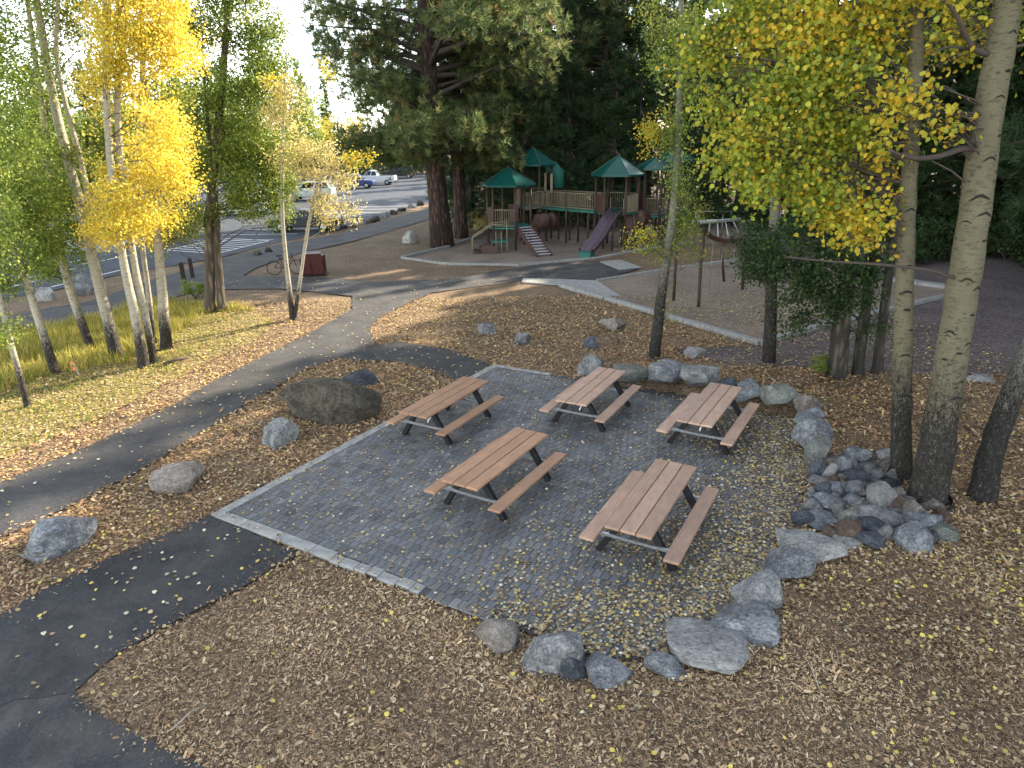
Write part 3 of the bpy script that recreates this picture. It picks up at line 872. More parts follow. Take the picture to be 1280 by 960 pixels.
# rock pile at the aspen feet
Z5 = [(480,185,95,55,'blue'),(690,185,60,50,'pale'),(270,300,50,45,'pale'),(400,270,60,50,'blue'),(540,280,75,40,'grey'),(480,340,70,40,'dark'),(640,330,50,35,'grey'),
      (600,390,95,35,'grey'),(700,260,45,30,'tan'),(765,385,50,28,'dark'),(370,335,45,30,'tan'),(220,430,65,45,'dark'),(310,425,55,40,'blue'),(380,420,35,35,'grey'),(455,420,60,45,'blue'),
      (545,455,50,32,'tan'),(135,470,35,35,'grey'),(270,525,90,50,'blue'),(440,520,60,40,'blue'),(655,500,95,70,'pale'),(785,455,45,40,'tan'),(800,545,60,35,'rust'),(130,560,55,50,'grey'),
      (80,655,65,45,'dark'),(225,635,85,40,'blue'),(340,600,45,45,'green'),(455,585,50,35,'tan'),(400,640,60,50,'green'),(640,610,150,40,'pale'),(590,690,100,50,'dark'),(740,670,70,50,'grey'),
      (820,655,50,35,'green'),(905,590,85,55,'tan'),(970,660,95,55,'blue'),(1050,540,65,50,'tan'),(1120,640,60,35,'rust'),(1110,745,85,50,'green'),(900,770,130,75,'blue'),(1050,790,45,35,'dark'),
      (700,750,65,50,'grey'),(580,790,100,50,'dark'),(415,745,80,60,'rust'),(270,745,50,35,'rust'),(200,700,60,30,'blue'),(410,810,85,18,'pale'),(310,205,55,25,'tan'),(560,235,55,30,'grey'),
      (180,350,60,30,'grey'),(240,380,60,30,'tan'),(320,365,40,30,'rust'),(500,400,40,30,'grey'),(700,400,45,35,'dark'),(740,330,35,30,'green'),(330,480,40,25,'grey'),(170,520,35,30,'dark'),
      (360,560,40,30,'grey'),(290,590,35,25,'dark'),(520,545,40,25,'green'),(760,610,40,25,'grey'),(860,520,45,30,'grey'),(1000,720,40,25,'tan'),(840,720,40,25,'dark')]
for i, (x, y, rx, ry, cl) in enumerate(Z5):
    u, v = 990 + x / 6, 540 + y / 6
    names = {'blue': 'blue grey', 'pale': 'pale grey', 'grey': 'mid grey', 'dark': 'dark slate', 'tan': 'tan', 'rust': 'rusty brown', 'green': 'greenish grey'}
    rock('pile_stone', (u - rx / 5.4, v - ry / 5.0, u + rx / 5.4, v + ry / 5.0), 'rock_' + cl, 'loose %s stone lying in the rock pile at the aspen feet' % names[cl], W_, 'loose %s stones of the rock pile' % names[cl], sub=3, sink=0.35, cuts=10, rough=0.06)
#PART3
# ------------------------------------------------------------------ foliage
KITE = np.array([(0, -.5), (.40, -.05), (0, .5), (-.40, -.05)])
ROUND = np.array([(0, -.5), (.42, -.25), (.42, .18), (0, .56), (-.42, .18), (-.42, -.25)])
PAL = {
 'yellow': [((0.80, 0.63, 0.08), 5), ((0.78, 0.54, 0.05), 3), ((0.82, 0.72, 0.16), 4), ((0.54, 0.55, 0.10), 1.5)],
 'green': [((0.20, 0.28, 0.05), 4), ((0.28, 0.36, 0.07), 4), ((0.13, 0.19, 0.04), 3), ((0.44, 0.44, 0.10), 2)],
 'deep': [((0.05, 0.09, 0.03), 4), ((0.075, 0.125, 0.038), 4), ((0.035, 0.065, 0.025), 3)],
 'lime': [((0.38, 0.42, 0.05), 5), ((0.25, 0.33, 0.05), 5), ((0.15, 0.21, 0.04), 2.5), ((0.56, 0.50, 0.06), 4), ((0.62, 0.42, 0.04), 1.5)],
 'gold': [((0.68, 0.50, 0.05), 4), ((0.64, 0.40, 0.035), 1.5), ((0.56, 0.51, 0.06), 4), ((0.32, 0.38, 0.05), 3)],
 'olive': [((0.20, 0.25, 0.045), 4), ((0.28, 0.31, 0.06), 4), ((0.40, 0.38, 0.08), 2), ((0.14, 0.19, 0.04), 3)],
 'straw': [((0.66, 0.58, 0.26), 4), ((0.70, 0.56, 0.20), 4), ((0.54, 0.48, 0.26), 3), ((0.38, 0.38, 0.14), 2)],
 'fir': [((0.06, 0.11, 0.045), 4), ((0.09, 0.145, 0.055), 4), ((0.04, 0.075, 0.034), 3)],
 'pine': [((0.12, 0.17, 0.062), 4), ((0.18, 0.22, 0.08), 4), ((0.07, 0.11, 0.042), 3), ((0.32, 0.31, 0.12), 2.5), ((0.34, 0.23, 0.10), .4)],
}
def pick(pal, n):
    c = np.array([p[0] for p in PAL[pal]]); w = np.array([p[1] for p in PAL[pal]], float); w /= w.sum()
    k = RNG.choice(len(c), n, p=w)
    return c[k] * RNG.uniform(0.82, 1.18, (n, 1))

def unit(n):
    v = RNG.normal(size=(n, 3)); return v / np.linalg.norm(v, axis=1, keepdims=True)

def leaves(cent, size, shape, flatz=0.3):
    n = len(cent)
    nrm = unit(n); nrm[:, 2] += flatz; nrm /= np.linalg.norm(nrm, axis=1, keepdims=True)
    a = np.cross(nrm, unit(n)); a /= np.linalg.norm(a, axis=1, keepdims=True) + 1e-9
    b = np.cross(nrm, a)
    s = size * RNG.uniform(0.7, 1.25, n)
    pts = cent[:, None, :] + s[:, None, None] * (shape[None, :, 0, None] * a[:, None, :] + shape[None, :, 1, None] * b[:, None, :])
    fold = np.abs(shape[:, 0])[None, :, None] * nrm[:, None, :] * (s * RNG.uniform(-.1, .45, n))[:, None, None]
    return pts + fold

def blob_points(c, r, n, per=11, spread=0.17, shell=0.5):
    m = max(1, n // per)
    ns = max(4, min(26, m // 9))
    d = unit(ns); sub = d * (RNG.uniform(0.15, 1.12, ns) ** 0.6)[:, None]
    sr = RNG.uniform(0.16, 0.46, ns)
    k = RNG.choice(ns, m, p=sr ** 2 / np.sum(sr ** 2))
    off = sub[k] + unit(m) * (sr[k] * RNG.uniform(0.2, 1.0, m))[:, None]
    stray = RNG.uniform(0, 1, m) < 0.12
    off[stray] = unit(int(stray.sum())) * RNG.uniform(0.3, 1.2, (int(stray.sum()), 1))
    cl = np.array(c) + off * np.array(r)
    k = RNG.integers(0, m, n)
    pts = cl[k] + RNG.normal(size=(n, 3)) * spread * np.array([1, 1, .8])
    return pts, cl

def scale_at(u, v, Y):
    return (A(u + 1, v, Y) - A(u, v, Y)).length

def trunk_line(pts, Y, base, wig=0.0):
    out = []; rad = []
    for u, v, w in pts:
        p = A(u, v, Y) - base
        out.append(p); rad.append(w * 0.86 * scale_at(u, v, Y) / 2)
    return out, rad

def smooth_line(pts, rads, k=4):
    P_, R_ = [], []
    n = len(pts)
    for i in range(n - 1):
        p0, p1, p2, p3 = pts[max(i - 1, 0)], pts[i], pts[i + 1], pts[min(i + 2, n - 1)]
        for j in range(k):
            t = j / k
            q = 0.5 * ((2 * p1) + (p2 - p0) * t + (2 * p0 - 5 * p1 + 4 * p2 - p3) * t * t + (3 * p1 - p0 - 3 * p2 + p3) * t ** 3)
            P_.append(q); R_.append(rads[i] + (rads[i + 1] - rads[i]) * t)
    P_.append(pts[-1]); R_.append(rads[-1])
    return P_, R_

def limb(mb, a, b, r0, r1, sag=0.1, n=5, seg=4, wob=0.06):
    a = Vector(a); b = Vector(b); L = (b - a).length
    pts, rad = [], []
    for i in range(seg + 1):
        t = i / seg
        p = a.lerp(b, t) + Vector((0, 0, sag * L * math.sin(math.pi * t)))
        if 0 < i < seg: p += Vector((random.uniform(-1, 1), random.uniform(-1, 1), random.uniform(-1, 1))) * wob * L
        pts.append(p); rad.append(r0 + (r1 - r0) * t)
    mb.tube(pts, rad, n, cap=False)

def broad_tree(name, label, base_px, stems, blobs, bark='aspen', leaf=0.07, shape=KITE, cover=1.5, twig='twig', group=None,
               limbs_per=5, extra_limbs=(), dy=0.0, flare=1.35, per=11, spread=0.17, cat='tree', sides=12, ysp=0.0):
    base = PG(*base_px)
    Y = base.y
    root = empty(name, base); tag(root, label, cat, group)
    lines = []
    for si, st in enumerate(stems):
        pts, rad = trunk_line(st, Y, base)
        for i, p in enumerate(pts):                      # stems of one clump stand apart in depth
            p.y += ysp * (si - (len(stems) - 1) / 2) * min(1, 0.4 + i * 0.3)
        if si == 0 or st[0][1] > base_px[1] - 12:
            pts = [pts[0] + Vector((0, 0, -0.12))] + pts; pts[1] = pts[1] + (pts[2] - pts[1]) * 0.06
            rad = [rad[0] * flare] + rad
        pts, rad = smooth_line(pts, rad)
        for i in range(2, len(pts)):
            pts[i] = pts[i] + Vector((random.uniform(-1, 1), random.uniform(-1, 1), 0)) * rad[i] * 0.06
            rad[i] *= random.uniform(0.975, 1.03)
        lines.append((pts, rad))
        m = MB(); m.tube(pts, rad, sides)
        m.build('trunk', MAT[bark], root)
    V, C = [], []
    tw = MB(); ntw = 0
    for bl in blobs:
        u, v, ru, rv, dYb, pal, dens = bl
        c = A(u, v, Y + dYb) - base
        s = scale_at(u, v, Y + dYb)
        r = (ru * s, (ru * s + rv * s) / 2 * 0.9, rv * s)
        lp = leaf / s
        n = int(1.7 * cover * dens * math.pi * ru * rv / (lp * lp * 0.32))
        n = max(12, n)
        pts, cl = blob_points(c, r, n, per, spread)
        V.append(leaves(pts, leaf, shape)); C.append(pick(pal, n))
        for _ in range(limbs_per):
            e = Vector(cl[RNG.integers(0, len(cl))])
            best, bd, br = None, 1e9, 0.02
            for pp, rr in lines:
                for q, rq in zip(pp[3:], rr[3:]):
                    want = e.z - 0.35 * math.hypot(e.x - q.x, e.y - q.y)
                    dd = abs(q.z - want) + 0.3 * (q - e).length + random.uniform(0, 0.9)
                    if dd < bd: bd, best, br = dd, q, rq
            L = (e - best).length
            if L < 6.5:
                limb(tw, best, e, min(br * 0.3, 0.006 + 0.007 * L), 0.003, 0.05)
                ntw += 1
                for _k in range(2):
                    e2 = Vector(cl[RNG.integers(0, len(cl))])
                    if (e2 - e).length < 1.3:
                        limb(tw, best.lerp(e, 0.6), e2, 0.007, 0.003, 0.05, 4, 3)
    for pts_px in extra_limbs:
        pts, rad = trunk_line(pts_px, Y, base)
        pts = [p + Vector((0, -0.12 * i, 0)) for i, p in enumerate(pts)]
        pts, rad = smooth_line(pts, rad, 3)
        MB().tube(pts, rad, 7).build('limb', MAT[twig], root)
    if ntw: tw.build('twigs', MAT[twig], root)['kind'] = 'stuff'
    k = len(shape)
    if V:
        link('crown', np_mesh('crown', np.concatenate(V).reshape(-1, 3), k, MAT['leaf'], np.concatenate(C)), root)
    return {'obj': root, '_line': lines[0]}

LG = 'aspens on the grass verge'
# --- left group on the verge
broad_tree('aspen_tree', 'thin bare leaning aspen stem with a few green leaves at the verge end', (35, 509), [[(35, 509, 9), (18, 445, 8), (2, 385, 7), (-25, 270, 6), (-50, 120, 5)]],
    [(8, 420, 20, 22, -.3, 'green', .5), (-20, 300, 45, 60, 0, 'green', .6), (-40, 150, 70, 90, 0, 'green', .5)])
broad_tree('aspen_tree', 'leaning aspen with dull trunk and green crown outside the bright clump', (70, 468), [[(70, 468, 13), (50, 405, 11), (28, 340, 10), (8, 285, 9), (-15, 190, 8), (-40, 40, 6)]],
    [(15, 300, 50, 45, 0, 'green', 1.3), (-10, 345, 40, 30, -.3, 'green', .8), (35, 250, 45, 40, .4, 'green', 1.2), (20, 190, 55, 70, .5, 'green', .8), (0, 60, 60, 80, 0, 'green', .75), (-60, -60, 110, 90, 0, 'green', .6)])
broad_tree('aspen_tree', 'slim leaning aspen with dull trunk just behind the orange stake', (115, 437), [[(115, 437, 12), (90, 370, 11), (72, 300, 10), (60, 190, 9), (42, 60, 7), (25, -80, 5)]],
    [(75, 290, 42, 36, 0.3, 'green', 1.4), (60, 330, 34, 22, 0.2, 'green', .9), (85, 240, 36, 34, .8, 'olive', 1.0), (60, 215, 45, 50, 0, 'green', 1.0), (40, 120, 50, 60, .6, 'green', .55), (95, 60, 40, 60, 1, 'olive', .45), (40, -60, 90, 70, 0, 'green', .6)])
broad_tree('aspen_tree', 'tall white trunked aspen forking above, scarred foot, beside the yellow crowned aspens', (146, 446),
    [[(146, 446, 18), (132, 390, 15), (115, 320, 14), (98, 250, 13), (80, 180, 13), (66, 120, 12), (45, 0, 10), (20, -150, 6)], [(112, 300, 8), (110, 245, 8), (98, 190, 8), (86, 145, 7), (70, 60, 6), (80, -90, 4)]],
    [(125, 285, 22, 28, -.3, 'yellow', .8), (110, 200, 18, 22, 0, 'olive', .5), (95, 20, 38, 42, .4, 'olive', .6), (50, -90, 100, 70, 0, 'olive', .6)], group=None)
broad_tree('aspen_tree', 'yellow aspen with the thickest leaf mass and dark streaked foot nearest the path', (180, 459),
    [[(180, 459, 16), (170, 400, 13), (153, 320, 11), (142, 240, 11), (134, 150, 10), (132, 60, 9), (130, -90, 6)]],
    [(165, 265, 46, 36, -.4, 'yellow', 1.2), (135, 275, 30, 30, -.2, 'yellow', .8), (120, 130, 22, 40, .2, 'yellow', .5), (205, 165, 36, 30, -.3, 'yellow', 1.0), (150, 45, 48, 42, -.2, 'yellow', 1.2), (140, 85, 28, 26, -.4, 'yellow', 1.0), (170, 5, 55, 40, .3, 'yellow', 1.0), (185, 65, 42, 34, .2, 'yellow', 1.0), (150, -80, 80, 60, 0, 'yellow', .8)])
broad_tree('aspen_tree', 'white stemmed yellow aspen leaning out beside the streaked footed one', (193, 455),
    [[(193, 455, 11), (183, 400, 10), (168, 330, 10), (158, 250, 10), (147, 150, 9), (150, 30, 7), (150, -90, 5)]],
    [(190, 200, 40, 34, .2, 'yellow', 1.0), (175, 130, 30, 20, .2, 'yellow', .6), (222, 225, 28, 28, -.2, 'yellow', 1.0), (140, 225, 20, 22, 0, 'yellow', .7), (200, 30, 36, 36, 0, 'yellow', .9)])
broad_tree('aspen_tree', 'straight white trunked aspen at the road end of the yellow clump', (208, 436),
    [[(208, 436, 17), (203, 370, 14), (196, 290, 12), (190, 220, 11), (182, 140, 10), (178, 60, 8), (175, -80, 6)]],
    [(215, 175, 30, 30, .2, 'yellow', .9), (200, 260, 30, 26, .3, 'yellow', .8), (225, 280, 26, 24, .6, 'olive', .8), (205, 115, 32, 26, .4, 'olive', .7), (215, 45, 32, 42, 0, 'yellow', .7), (190, -80, 70, 60, 0, 'yellow', .7)])
broad_tree('aspen_tree', 'thin pale aspen stem half hidden inside the yellow clump', (192, 430), [[(192, 430, 9), (185, 360, 7), (176, 290, 7), (172, 200, 6), (178, 60, 4)]],
    [(178, 290, 24, 20, .2, 'yellow', .8), (180, 150, 24, 24, .5, 'olive', .6)])
broad_tree('cottonwood_tree', 'tall green leafy cottonwood with twin brown trunks between the clump and the birch', (267, 389),
    [[(263, 389, 17), (262, 330, 14), (262, 270, 13), (270, 190, 12), (278, 100, 11), (284, 20, 8), (290, -110, 2)], [(277, 380, 12), (272, 320, 11), (270, 260, 9), (262, 180, 6), (255, 90, 3), (252, 30, 1)]],
    [(250, 25, 50, 45, 0, 'green', 1.36), (315, 35, 42, 45, .3, 'green', 1.36), (345, 95, 34, 42, .2, 'green', 1.27), (300, 120, 46, 40, -.4, 'green', 1.19), (245, 125, 38, 42, 0, 'green', 1.19), (320, 180, 48, 36, 0, 'green', 1.53),
     (270, 180, 40, 34, .6, 'green', 1.02), (300, 225, 40, 30, -.2, 'green', 1.70), (345, 215, 26, 40, .3, 'green', 1.36), (240, 215, 26, 28, .2, 'olive', 1.36), (310, 258, 34, 18, 0, 'green', 1.3), (345, 262, 16, 24, .2, 'green', 1.0), (205, 300, 22, 20, .5, 'olive', 1.0), (228, 255, 24, 30, 0, 'olive', 1.36), (255, 270, 18, 18, 0, 'green', 1.02), (290, -70, 80, 60, 0, 'green', 1.19)],
    bark='tan_bark', leaf=0.085, cover=1.35)
broad_tree('birch_tree', 'slender twin stemmed birch with sparse straw yellow leaves by the path', (367, 399),
    [[(366, 399, 9), (358, 330, 6), (353, 270, 5.5), (353, 200, 5), (355, 120, 2.6), (360, 60, 0.8)], [(368, 399, 7), (375, 350, 5), (384, 290, 5), (393, 245, 4), (405, 215, 3), (412, 180, 2)], [(384, 290, 3.5), (381, 300, 3.5), (392, 260, 3), (402, 235, 2.5)]],
    [(365, 195, 32, 26, 0, 'straw', 0.68), (400, 205, 32, 24, .2, 'straw', 0.68), (425, 225, 22, 22, 0, 'straw', 0.68), (405, 262, 24, 24, -.2, 'straw', 0.75), (432, 265, 14, 16, 0, 'straw', 0.68), (350, 150, 24, 30, 0, 'straw', 0.52), (380, 130, 30, 40, .3, 'straw', 0.33), (405, 100, 14, 24, .3, 'gold', 0.30), (345, 110, 12, 14, 0, 'yellow', 0.90), (445, 195, 16, 14, .2, 'gold', 0.75), (360, 250, 12, 26, 0, 'green', 0.75)],
    leaf=0.075, twig='twig_pale', cover=1.2, sides=8)
# --- right group
broad_tree('aspen_tree', 'slim dark footed aspen clothed in small green leaves behind the block wall', (818, 446),
    [[(818, 446, 17), (824, 390, 15), (832, 330, 13), (843, 250, 11), (848, 170, 10), (850, 80, 9), (852, -40, 7), (856, -140, 4)]],
    [(835, 310, 38, 24, 0, 'olive', .6), (800, 300, 20, 14, 0, 'gold', .5), (865, 270, 20, 30, 0.2, 'olive', .6), (850, 235, 16, 40, -.1, 'green', .9), (848, 160, 18, 40, -.2, 'green', .8), (822, 160, 22, 22, .2, 'gold', .6), (808, 175, 14, 20, 0, 'gold', .5), (848, 60, 30, 46, 0, 'green', .8), (820, 70, 26, 30, .3, 'green', .6), (865, 110, 20, 30, 0, 'green', .6), (840, 20, 45, 24, 0, 'olive', .6), (840, 370, 10, 24, 0, 'olive', .3), (850, -70, 60, 60, 0, 'green', .6)],
    bark='aspen_dark', leaf=0.06, cover=1.1)
broad_tree('aspen_tree', 'grey trunked aspen right at the concrete kerb corner', (961, 452),
    [[(961, 452, 19), (963, 400, 17), (965, 340, 16), (968, 270, 14), (972, 180, 12), (976, 60, 9), (980, -80, 6)]],
    [(950, 335, 24, 26, -.2, 'deep', .9), (940, 300, 30, 24, 0, 'deep', .8), (975, 200, 40, 50, 0, 'olive', .6), (960, 90, 50, 50, 0, 'olive', .6), (980, -50, 80, 60, 0, 'olive', .6)],
    bark='aspen_dark', leaf=0.07)
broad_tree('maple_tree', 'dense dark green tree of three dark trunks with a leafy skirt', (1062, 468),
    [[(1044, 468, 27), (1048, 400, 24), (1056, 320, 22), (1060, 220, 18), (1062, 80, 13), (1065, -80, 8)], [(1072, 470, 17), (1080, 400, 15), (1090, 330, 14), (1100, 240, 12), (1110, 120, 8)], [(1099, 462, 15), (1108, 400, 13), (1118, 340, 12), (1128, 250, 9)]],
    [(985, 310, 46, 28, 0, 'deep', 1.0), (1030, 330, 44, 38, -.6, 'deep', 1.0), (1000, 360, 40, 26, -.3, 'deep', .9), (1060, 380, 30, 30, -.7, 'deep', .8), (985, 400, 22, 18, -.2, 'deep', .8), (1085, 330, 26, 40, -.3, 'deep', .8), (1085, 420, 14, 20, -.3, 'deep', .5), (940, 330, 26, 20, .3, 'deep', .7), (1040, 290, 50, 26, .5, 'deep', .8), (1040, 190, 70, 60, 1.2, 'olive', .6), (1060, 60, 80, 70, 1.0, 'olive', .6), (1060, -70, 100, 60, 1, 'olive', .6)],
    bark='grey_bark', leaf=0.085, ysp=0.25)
TOP = [(1190, 70, 40, 26, .4, 'gold', .4), (1110, 110, 40, 40, .5, 'lime', .5), (870, 90, 34, 40, 1.0, 'lime', .5), (1170, 10, 50, 26, .5, 'lime', .5), (905, 190, 36, 30, .6, 'lime', 1.0), (960, 215, 56, 34, .2, 'lime', 1.15), (1020, 250, 46, 30, 0, 'lime', 1.1), (1060, 265, 40, 34, -.3, 'gold', .9), (985, 165, 48, 40, .3, 'lime', 1.1), (1040, 175, 48, 44, .2, 'lime', 1.0),
       (1000, 105, 50, 40, .2, 'lime', 1.0), (1050, 95, 46, 42, 0, 'lime', .9), (985, 50, 42, 34, .4, 'gold', .8), (1045, 35, 60, 34, .2, 'gold', 1.0), (1100, 20, 44, 30, 0, 'gold', .9), (930, 175, 28, 20, .2, 'gold', .6), (1080, 290, 20, 22, -.2, 'gold', .7), (1095, 60, 26, 40, .2, 'lime', .6), (1100, 225, 22, 26, .1, 'gold', .6), (895, 120, 30, 40, 1.2, 'lime', .5), (930, 40, 40, 40, 1.0, 'lime', .7), (880, 30, 40, 34, 1.4, 'olive', .6), (1000, -70, 140, 70, .4, 'lime', .7)]
R4 = broad_tree('aspen_tree', 'slimmer straight aspen of the pair by the rock pile, yellow green crown', (1127, 596),
    [[(1127, 596, 29), (1126, 540, 27), (1128, 470, 26), (1130, 400, 25), (1132, 320, 24), (1136, 230, 23), (1142, 130, 21), (1148, 0, 18), (1155, -140, 12), (1160, -260, 7)]], TOP,
    bark='aspen_near', leaf=0.075, shape=ROUND, cover=1.25, limbs_per=3)
R5 = broad_tree('aspen_tree', 'thickest mossy aspen trunk leaning over the rock pile with golden leaf sprays', (1160, 625),
    [[(1158, 625, 52), (1172, 555, 46), (1182, 490, 43), (1196, 410, 42), (1206, 340, 42), (1222, 240, 41), (1236, 140, 40), (1252, 50, 38), (1268, -60, 34), (1285, -230, 24), (1300, -420, 12)]],
    [(1165, 130, 40, 20, -.3, 'gold', .55), (1190, 160, 26, 12, -.4, 'gold', .6), (1130, 165, 30, 22, -.2, 'gold', .7), (1200, 30, 26, 16, -.2, 'gold', .4), (1180, -20, 60, 30, 0, 'gold', .6), (1260, -120, 140, 90, 0, 'lime', .7), (1120, 120, 26, 20, -.2, 'gold', .6)],
    bark='aspen_near', leaf=0.075, shape=ROUND, cover=1.1, sides=18, flare=1.5,
    extra_limbs=[[(1225, 186, 11), (1195, 186, 9), (1165, 194, 8), (1130, 197, 7), (1105, 193, 5.5), (1085, 187, 4)], [(1200, 346, 7), (1180, 344, 5.5), (1150, 334, 4.5), (1080, 325, 4), (1020, 320, 3), (965, 313, 2)],
                 [(1238, 68, 9), (1210, 62, 8), (1190, 38, 6), (1168, 14, 5), (1150, 8, 3)], [(1228, 142, 6), (1200, 142, 4), (1170, 134, 3), (1140, 150, 2)], [(1215, 62, 5), (1180, 60, 3), (1150, 70, 2)], [(1240, 62, 6), (1270, 58, 5), (1310, 40, 4)]])
broad_tree('aspen_tree', 'dark barked trunk slanting out past the rock pile', (1226, 622),
    [[(1226, 622, 38), (1238, 570, 33), (1256, 515, 31), (1282, 455, 29), (1310, 380, 28), (1340, 250, 26), (1370, 60, 22), (1400, -200, 14)]],
    [(1380, -60, 150, 110, 0, 'lime', .6), (1400, 160, 60, 60, .4, 'lime', .5)], bark='aspen_dark', leaf=0.075, flare=1.5, sides=16)

def scars(tree, marks):
    """raised dark chevron scars on the camera-side bark of the first trunk"""
    tr = tree['_line']
    for u, v, wpx, kind in marks:
        Y = tree['obj'].location.y
        q = A(u, v, Y) - tree['obj'].location
        i = min(range(len(tr[0]) - 1), key=lambda k: abs(tr[0][k].z - q.z))
        a, b = tr[0][i], tr[0][min(i + 1, len(tr[0]) - 1)]
        f = 0 if abs(b.z - a.z) < 1e-5 else max(0, min(1, (q.z - a.z) / (b.z - a.z)))
        c = a.lerp(b, f); r = tr[1][i]
        s = scale_at(u, v, Y); off = max(-.85, min(.85, (q.x - c.x) / r)); th0 = math.asin(off)
        half_ = wpx * s / 2 / r
        pts = []
        for k in range(7):
            t = k / 6 * 2 - 1
            th = th0 + half_ * t
            dz = -abs(t) ** 1.3 * wpx * s * (RNG.uniform(0.15, 0.4) if kind == 'v' else 0.05) + (0.05 * wpx * s if kind == 'o' else 0)
            pts.append(Vector((c.x + r * 0.995 * math.sin(th), c.y - r * 0.995 * math.cos(th), q.z + dz)))
        w = wpx * s * (0.075 if kind == 'v' else 0.2)
        MB().tube(pts, [w * .25, w * .7, w, w * 1.1, w, w * .7, w * .25], 6).build('bark_scar', MAT['scar'], tree['obj'])
scars(R5, [(1217, 243, 26, 'v'), (1221, 264, 20, 'v'), (1201, 275, 13, 'v'), (1231, 274, 14, 'v'), (1219, 299, 8, 'o'), (1236, 226, 10, 'v'), (1198, 345, 16, 'v'), (1212, 356, 14, 'v'), (1226, 337, 9, 'v'), (1181, 411, 17, 'v'), (1188, 437, 8, 'o'), (1174, 446, 7, 'o'), (1201, 424, 13, 'v'), (1168, 416, 8, 'v'), (1240, 170, 9, 'o'), (1228, 196, 18, 'v'), (1250, 90, 10, 'o'), (1240, 120, 14, 'v'), (1256, 40, 12, 'v'), (1190, 470, 12, 'v'), (1205, 390, 8, 'o'), (1186, 490, 22, 'v')])
scars(R4, [(1131, 330, 16, 'v'), (1128, 385, 9, 'o'), (1134, 260, 14, 'v'), (1127, 440, 15, 'v'), (1133, 410, 7, 'o'), (1138, 200, 12, 'v'), (1126, 490, 18, 'v'), (1142, 120, 10, 'o'), (1129, 362, 18, 'v')])

# ------------------------------------------------------------------ conifers
def tuft_mesh(name, pos, dirs, K, length, width, pal, openness=0.8):
    n = len(pos)
    d = dirs[:, None, :] * 0.75 + unit(n * K).reshape(n, K, 3) * openness
    d /= np.linalg.norm(d, axis=2, keepdims=True)
    L = length * RNG.uniform(0.7, 1.2, (n, K, 1))
    perp = np.cross(d, unit(n * K).reshape(n, K, 3)); perp /= np.linalg.norm(perp, axis=2, keepdims=True) + 1e-9
    b = pos[:, None, :] + RNG.normal(size=(n, K, 3)) * length * 0.12
    tri = np.stack([b - perp * width * .5, b + perp * width * .5, b + d * L], axis=2)
    cols = np.repeat(pick(pal, n), K, axis=0) * RNG.uniform(.85, 1.15, (n * K, 1))
    return np_mesh(name, tri.reshape(-1, 3), 3, MAT['needle'], cols)

def conifer(name, height, r0, base_h, crown_r, nbr, tufts, K, length, width, pal, bark, droop=-0.05, top=0.12, seed=1, shape='pine', lean=(0, 0), low=1.0):
    rnd = random.Random(seed)
    root = empty(name, (0, 0, 0))
    m = MB()
    pts, rad = [], []
    for i in range(11):
        t = i / 10
        pts.append(Vector((lean[0] * t + 0.1 * math.sin(t * 7 + seed), lean[1] * t + 0.1 * math.cos(t * 5 + seed), -0.15 + height * t)))
        rad.append(r0 * (1.25 if i == 0 else 1) * (1 - t) ** 0.75 + 0.02)
    m.tube(pts, rad, 14)
    m.build('trunk', MAT[bark], root)
    br = MB(); pos, dirs = [], []
    for k in range(nbr):
        t = ((k + rnd.random()) / nbr) ** low
        z = base_h + (height - base_h) * t ** 0.95
        if shape == 'pine': w = crown_r * (0.55 + 0.45 * math.sin(math.pi * min(1, t * 1.15 + 0.1))) * (1 - t ** 3) + 0.3
        else: w = crown_r * (1 - t) + 0.25
        w *= rnd.uniform(0.6, 1.15)
        a = rnd.uniform(0, 2 * math.pi)
        q = pts[0] + (pts[-1] - pts[0]) * (z / height)
        o = Vector((q.x, q.y, z))
        rise = rnd.uniform(-0.12, 0.3) + droop * (1 - t) + (0.25 * t)
        e = o + Vector((math.cos(a) * w, math.sin(a) * w, rise * w))
        mid = o.lerp(e, 0.5) + Vector((0, 0, 0.08 * w))
        br.tube([o, mid, e], [0.018 + 0.02 * w, 0.012 + 0.01 * w, 0.006], 5, cap=False)
        nt = max(5, int(tufts * w / crown_r))
        side = Vector((-math.sin(a), math.cos(a), 0)); out = (e - o).normalized()
        for j in range(nt):
            s = rnd.uniform(0.22, 1.0) ** 0.75
            c = o.lerp(mid, s * 2) if s < .5 else mid.lerp(e, s * 2 - 1)
            lat = rnd.uniform(-1, 1) * (0.16 + 0.34 * (1 - abs(2 * s - 1.1))) * w * 0.55
            dz = rnd.gauss(0.02, 0.075) * w
            p = c + side * lat + Vector((0, 0, dz)) + out * rnd.uniform(-.1, .1)
            pos.append(p[:])
            dd = out * 0.7 + side * (1 if lat > 0 else -1) * 0.5 + Vector((0, 0, 0.35))
            dirs.append(dd.normalized()[:])
    br.build('boughs', MAT['twig'], root)['kind'] = 'stuff'
    link('crown', tuft_mesh('crown', np.array(pos), np.array(dirs), K, length, width, pal), root)
    return root

def put(root, x, y, rz, sc, label, cat='tree', group=None):
    root.location = (x, y, gz(x, y) - 0.02); root.rotation_euler = (0, 0, rz); root.scale = (sc, sc, sc)
    return tag(root, label, cat, group)

